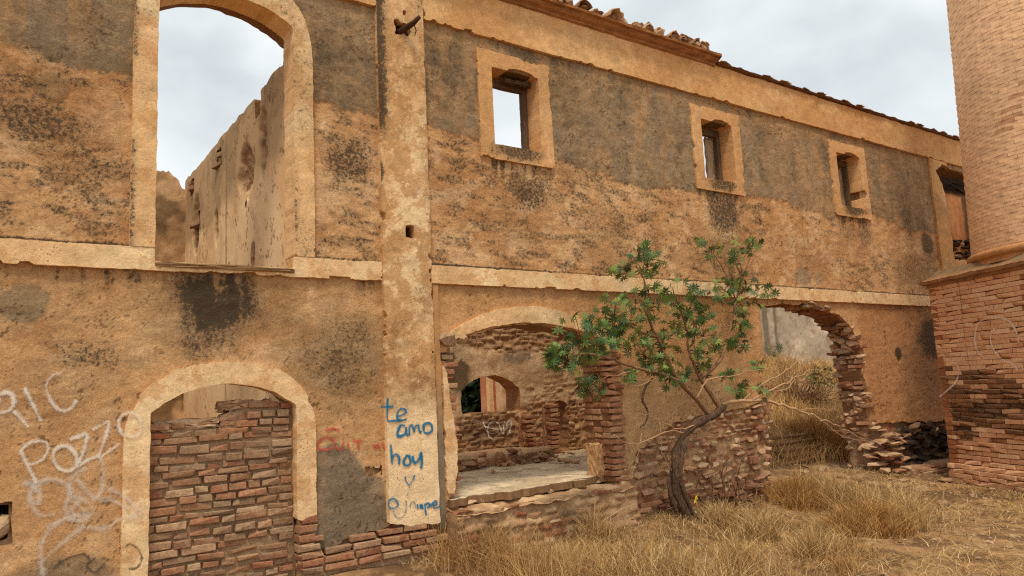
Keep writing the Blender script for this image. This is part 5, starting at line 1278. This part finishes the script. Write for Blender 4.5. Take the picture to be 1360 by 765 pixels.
for p, sc, ro in spots[300:]:
    me_ = random.choice(LV); co = np.array([v.co[:] for v in me_.vertices])*sc; Rm = np.array(Euler(ro).to_matrix()); fs = np.array([q.vertices[:] for q in me_.polygons])
    lp.append((co@Rm.T+p, np.zeros((0, 4), int), fs)); cb = random.choice([srgb(52, 74, 40), srgb(76, 102, 54), srgb(110, 134, 74), srgb(132, 142, 74)]); lc.append(np.tile(cb*random.uniform(.85, 1.2), (len(co), 1)))
Vm, Qm, Tm = merge(lp); o = link('small_leaves', mesh_np('small_leaves', Vm, Qm, Tm, np.concatenate(lc), M['green'], smooth=False), TREE); o['kind'] = 'stuff'
Vt, Qt, Tt = merge(pet); o = link('leaf_stalks', mesh_np('leaf_stalks', Vt, Qt, Tt, None, M['limb']), TREE); o['kind'] = 'stuff'

# ================================================================== DRY GRASS
PALG = np.array([srgb(212, 174, 114), srgb(190, 148, 90), srgb(232, 200, 146), srgb(172, 134, 84), srgb(204, 162, 102), srgb(150, 118, 78)])
def blades(base, hgt, lean, width, colr, rng):
    n = len(base); a = rng.uniform(0, 2*math.pi, n); d = np.stack([np.cos(a), np.sin(a), np.zeros(n)], 1); sdv = np.stack([-np.sin(a), np.cos(a), np.zeros(n)], 1)
    tw = rng.uniform(0, 2*math.pi, n); sdv = np.stack([np.cos(tw), np.sin(tw), np.zeros(n)], 1)
    V = np.zeros((n, 7, 3)); q = 0
    for t in (0, .4, .75):
        c = base+d*(lean*hgt)[:, None]*t**1.8+np.array([0, 0, 1])*(hgt*(t-.25*lean*t*t))[:, None]
        w = (width*(1-.55*t))[:, None]; V[:, q] = c-sdv*w; V[:, q+1] = c+sdv*w; q += 2
    V[:, 6] = base+d*(lean*hgt)[:, None]+np.array([0, 0, 1])*(hgt*(1-.25*lean))[:, None]
    o7 = np.arange(n)[:, None]*7
    Q = np.concatenate([o7+np.array([[0, 1, 3, 2]]), o7+np.array([[2, 3, 5, 4]])]); T = o7+np.array([[4, 5, 6]])
    return V.reshape(-1, 3), Q, T, np.repeat(colr, 7, 0)
def gdens(x, y):
    p = sst(2.9, 3.6, x)*(1-sst(8.0, 10.5, x))
    front = -.35-.0*x
    d = p*sst(.05, -.18, y)
    edge = -2.3+.12*(x-4)                           # towards the camera on the right the earth is bare
    d = d*np.where(x > 5.2, sst(edge-.55*(x-5.2)**.5*0-.9, edge+.2, y), 1)
    return d*(.06+.8*sst(.40, .62, fbm(x, y, 1.4, 4, 700)))*(.08+.75*sst(.36, .62, fbm(x, y, 6.5, 3, 701)))
rg_ = np.random.default_rng(3)
N = 420000; bx_ = rg_.uniform(2.4, 11.5, N); by_ = rg_.uniform(-4.4, .2, N)
keep = rg_.random(N) < gdens(bx_, by_); bx_, by_ = bx_[keep], by_[keep]
keep = ~((np.abs(bx_-4.65) < 1.15) & (by_ > -.35)) | (rg_.random(len(bx_)) < .12); bx_, by_ = bx_[keep], by_[keep]
n = len(bx_); patch = fbm(bx_, by_, 1.1, 3, 703)
hh = (.08+.30*sst(.36, .68, patch))*rg_.uniform(.25, 1.35, n)
cg = PALG[rg_.integers(0, 6, n)]*rg_.uniform(.5, 1.25, (n, 1)); cg = lerp(cg, srgb(166, 112, 62), .5*sst(.5, .65, fbm(bx_, by_, .8, 3, 704)))
V1, Q1, T1, C1 = blades(np.stack([bx_, by_, gz(bx_, by_)-.01], 1), hh, rg_.uniform(.1, 1.3, n)**1.3, rg_.uniform(.0012, .0036, n), cg, rg_)
# flattened straw and stubble all over the yard
N = 46000; sx = rg_.uniform(3.0, 13.0, N); sy = rg_.uniform(-4.6, .3, N); kp = rg_.random(N) < .15+.75*sst(.42, .6, fbm(sx, sy, 1.3, 4, 710)); sx, sy = sx[kp], sy[kp]; n2_ = len(sx)
V2, Q2, T2, C2 = blades(np.stack([sx, sy, gz(sx, sy)+.002], 1), rg_.uniform(.03, .11, n2_), rg_.uniform(1.0, 2.6, n2_), rg_.uniform(.0015, .0032, n2_), PALG[rg_.integers(0, 6, n2_)]*rg_.uniform(.8, 1.2, (n2_, 1)), rg_)
# the bank behind the arch
N = 60000; kx = rg_.uniform(9.0, 20, N); ky = rg_.uniform(.9, 5.8, N); kp = rg_.random(N) < .08+.40*sst(.36, .55, fbm(kx, ky, .9, 4, 720)); kx, ky = kx[kp], ky[kp]; n3_ = len(kx)
V3, Q3, T3, C3 = blades(np.stack([kx, ky, gz(kx, ky)-.01], 1), rg_.uniform(.12, .42, n3_), rg_.uniform(.2, .9, n3_), rg_.uniform(.003, .006, n3_), lerp(PALG[rg_.integers(0, 6, n3_)], srgb(224, 182, 118), .5)*rg_.uniform(.8, 1.15, (n3_, 1)), rg_)
def cat(*sets):
    V = []; Q = []; T = []; C = []; n = 0
    for v, q, t, c in sets: V.append(v); Q.append(q+n); T.append(t+n); C.append(c); n += len(v)
    return np.concatenate(V), np.concatenate(Q), np.concatenate(T), np.concatenate(C)
g_ = link('dry_grass', mesh_np('dry_grass', *cat((V1, Q1, T1, C1), (V2, Q2, T2, C2)), M['grass'], smooth=False)); g_['kind'] = 'stuff'; g_['label'] = 'golden dry grass and straw covering the yard'; g_['category'] = 'grass'
g_ = link('bank_grass', mesh_np('bank_grass', V3, Q3, T3, C3, M['grass'], smooth=False)); g_['kind'] = 'stuff'; g_['label'] = 'dry grass covering the bank behind the broken arch'; g_['category'] = 'grass'
def tuft(x, y, n, rad, h, label, group=None, pal=None):
    r = np.random.default_rng(int(abs(x*1000+y*77)) % 99991); a = r.uniform(0, 2*math.pi, n); q = rad*np.sqrt(r.random(n))
    px, py = x+q*np.cos(a), y+q*np.sin(a); base = np.stack([px, py, gz(px, py)-.01], 1)
    V, Q, T, C = blades(base, h*r.uniform(.25, 1.35, n)*(1-.55*q/rad), r.uniform(.1, 1.1, n), r.uniform(.0016, .0034, n), (PALG if pal is None else pal)[r.integers(0, 6, n)]*r.uniform(.5, 1.3, (n, 1)), r)
    o = link('grass_tuft', mesh_np('grass_tuft', V-np.array([x, y, 0]), Q, T, C, M['grass'], smooth=False)); o.location = (x, y, 0)
    return tag(o, label, 'grass tuft', group)
PALR = np.array([srgb(196, 146, 84), srgb(170, 118, 64), srgb(216, 170, 104), srgb(150, 104, 60), srgb(186, 136, 76), srgb(204, 160, 98)])
pt = at_z(1155, 702, .0); tuft(pt[0], pt[1], 5200, .42, .40, 'large rounded golden grass tuft standing alone towards the chimney', None, PALR)
pt = at_z(1060, 668, .05); tuft(pt[0], pt[1], 3000, .38, .42, 'dense brown grass tuft in front of the broken wide arch', None, PALR)
pt = np.array([11.9, 1.5]); tuft(pt[0], pt[1], 4500, .55, .6, 'big rust-brown grass clump just inside the broken wide arch', None, PALR)
for k, (px, py) in enumerate([(690, 735), (650, 750), (790, 728), (850, 745), (960, 700), (1010, 712), (760, 760), (980, 752), (1080, 735), (890, 758)]):
    p = at_z(px, py, .0); tuft(p[0], p[1], 900, .2, random.uniform(.3, .42), 'golden upright grass tuft among the dry grass before the ruin', 'grass tufts in the yard')

# ================================================================== LOOSE STONES, POLES, SHRUB, FLOWER
def rock(x, y, s, label, group=None, me=None, flat=.6):
    o = piece('loose_stone', me or random.choice(RK), None, (x, y, float(gz(x, y))+s*flat*.28), (s, s*random.uniform(.65, .95), s*flat), (random.uniform(-.2, .2), random.uniform(-.2, .2), random.uniform(0, 6)))
    return tag(o, label, 'stone', group)
for px, py, s, lb in [(921, 692, .15, 'pale pointed stone lying at the foot of the castor tree'), (772, 745, .20, 'rounded tan stone half buried in the dry grass below the open doorway'), (938, 742, .17, 'round buff stone in the grass in front of the tree'), (848, 762, .24, 'wide flat buff stone at the grass edge'), (1252, 668, .2, 'flat pale stone in front of the chimney pedestal')]:
    p = at_z(px, py, .03); rock(p[0], p[1], s, lb)
for k in range(70):
    if k < 46: px, py = random.uniform(1030, 1330), random.uniform(632, 672)
    elif k < 58: px, py = random.uniform(1140, 1350), random.uniform(672, 760)
    else: px, py = random.uniform(600, 1000), random.uniform(700, 760)
    p = at_z(px, py, .03)
    if p[1] > .1 and not (8.5 < p[0] < 10.8): continue
    rock(p[0], p[1], random.choice([.07, .09, .12, .16, .24]) if k < 46 else random.uniform(.05, .11), 'small flat pale stone lying loose on the dry earth of the yard', 'loose stones in the yard', None, .4)
gp = []
r = np.random.default_rng(21)
for k in range(2600):
    x, y = r.uniform(3, 12.5), r.uniform(-4.4, .3)
    if fbm(np.array([x]), np.array([y]), 1.3, 3, 730)[0] < .42: continue
    s = r.uniform(.008, .03); P = r.normal(size=(6, 3)); 
    P = np.array([(s, 0, 0), (-s, 0, 0), (0, s*.8, 0), (0, -s*.8, 0), (0, 0, s*.5), (0, 0, -s*.5)])*r.uniform(.7, 1.3, (6, 1)); a = r.uniform(0, 6.28)
    R2 = np.array([[math.cos(a), -math.sin(a), 0], [math.sin(a), math.cos(a), 0], [0, 0, 1]])
    gp.append((P@R2.T+np.array([x, y, float(gz(x, y))+s*.2]), np.zeros((0, 4), int), [(0, 2, 4), (2, 1, 4), (1, 3, 4), (3, 0, 4), (2, 0, 5), (1, 2, 5), (3, 1, 5), (0, 3, 5)]))
Vm, Qm, Tm = merge(gp); cgv = np.repeat(np.array([srgb(176, 138, 98), srgb(150, 116, 84), srgb(196, 162, 124)])[r.integers(0, 3, len(gp))], 6, 0)
o = link('gravel', mesh_np('gravel', Vm, Qm, Tm, cgv, M['masonry'], smooth=False)); o['kind'] = 'stuff'; o['label'] = 'small gravel and plaster crumbs scattered over the yard'; o['category'] = 'gravel'
# grey poles lying inside the arch
for k in range(5):
    x0 = 10.15+random.uniform(-.1, .1); y0 = 1.0+.10*k; z0 = float(gz(11, y0))+.06+.05*k
    V_, Q_, T_ = tube_np([(x0, y0, z0), (x0+.8, y0+.05, z0+random.uniform(-.02, .03)), (x0+1.5+random.uniform(-.2, .3), y0+.08, z0+random.uniform(-.02, .03))], [.028, .030, .022], 7)
    o = link('wooden_pole', mesh_np('wooden_pole', V_-np.array([x0, y0, z0]), Q_, T_, None, M['limb'])); o.location = (x0, y0, z0); tag(o, 'brown wooden pole lying in the pile inside the broken wide arch', 'pole', 'poles inside the arch')
# tangled bare shrub on the bank
def shrub(name, ctr, n, L, label, seed, mat, up=.5):
    r = np.random.default_rng(seed); ps = []
    for k in range(n):
        a = r.uniform(0, 6.28); p = np.array(ctr)+np.array([r.normal()*.3, r.normal()*.2, 0]); d = np.array([math.cos(a), math.sin(a), up+r.random()]); pts = [p]
        for q in range(5):
            d = d+r.normal(size=3)*.45; d /= np.linalg.norm(d); p = p+d*L/5*r.uniform(.6, 1.3); pts.append(p)
        ps.append(tube_np(np.array(pts), np.linspace(.009, .003, 6), 4))
    V, Q, T = merge(ps); o = link(name, mesh_np(name, V-np.array(ctr), Q, T, None, mat)); o.location = ctr; return tag(o, label, 'shrub')
shrub('dry_shrub', (14.2, 3.5, float(gz(14.2, 3.5))), 150, 1.1, 'tangled bare grey shrub on top of the bank behind the broken arch', 31, M['limb'], .2)
shrub('dry_shrub', (7.35, -.12, float(gz(7.35, -.12))), 26, .9, 'thin leafless twigs rising behind the castor tree trunk', 32, M['limb'], 1.2)
V_, Q_, C_ = leaf_cloud(170, np.array([0, 0, .55]), np.array([.5, .3, .3]), .05, 9, [srgb(138, 138, 84), srgb(120, 126, 74), srgb(170, 152, 96)])
o = link('green_shrub', mesh_np('green_shrub', V_, Q_, None, C_, M['green'], smooth=False)); o.location = (14.6, 3.1, float(gz(14.6, 3.1))+.1); tag(o, 'sparse green shrub among the bare twigs behind the broken arch', 'shrub')
# yellow flower at the tree foot
fp = at_y(925, 663, -.42); fb = np.array([fp[0]-.03, fp[1], float(gz(fp[0], fp[1]))])
FL = empty('yellow_flower', tuple(fb), 'tiny yellow flower at the foot of the castor tree', 'flower')
V_, Q_, T_ = tube_np([fb, (fb+fp)/2+np.array([.02, 0, 0]), fp], [.004, .003, .003], 5); link('stem', mesh_np('stem', V_, Q_, T_, np.tile(srgb(120, 130, 60), (len(V_), 1)), M['green']), FL)
for k in range(2):
    Vp = []; Tp = []; c0 = fp+np.array([random.uniform(-.03, .03), 0, -.04*k+.02])
    Vp.append(c0)
    for j in range(8):
        a = 2*math.pi*j/8; q = .03 if j % 2 else .014; Vp.append(c0+np.array([q*math.cos(a), -.008*(j % 2)+.004, q*math.sin(a)]))
    Tp = [(0, 1+j, 1+(j+1) % 8) for j in range(8)]
    link('petals', mesh_np('petals', np.array(Vp), None, Tp, None, M['petal'], smooth=False), FL)
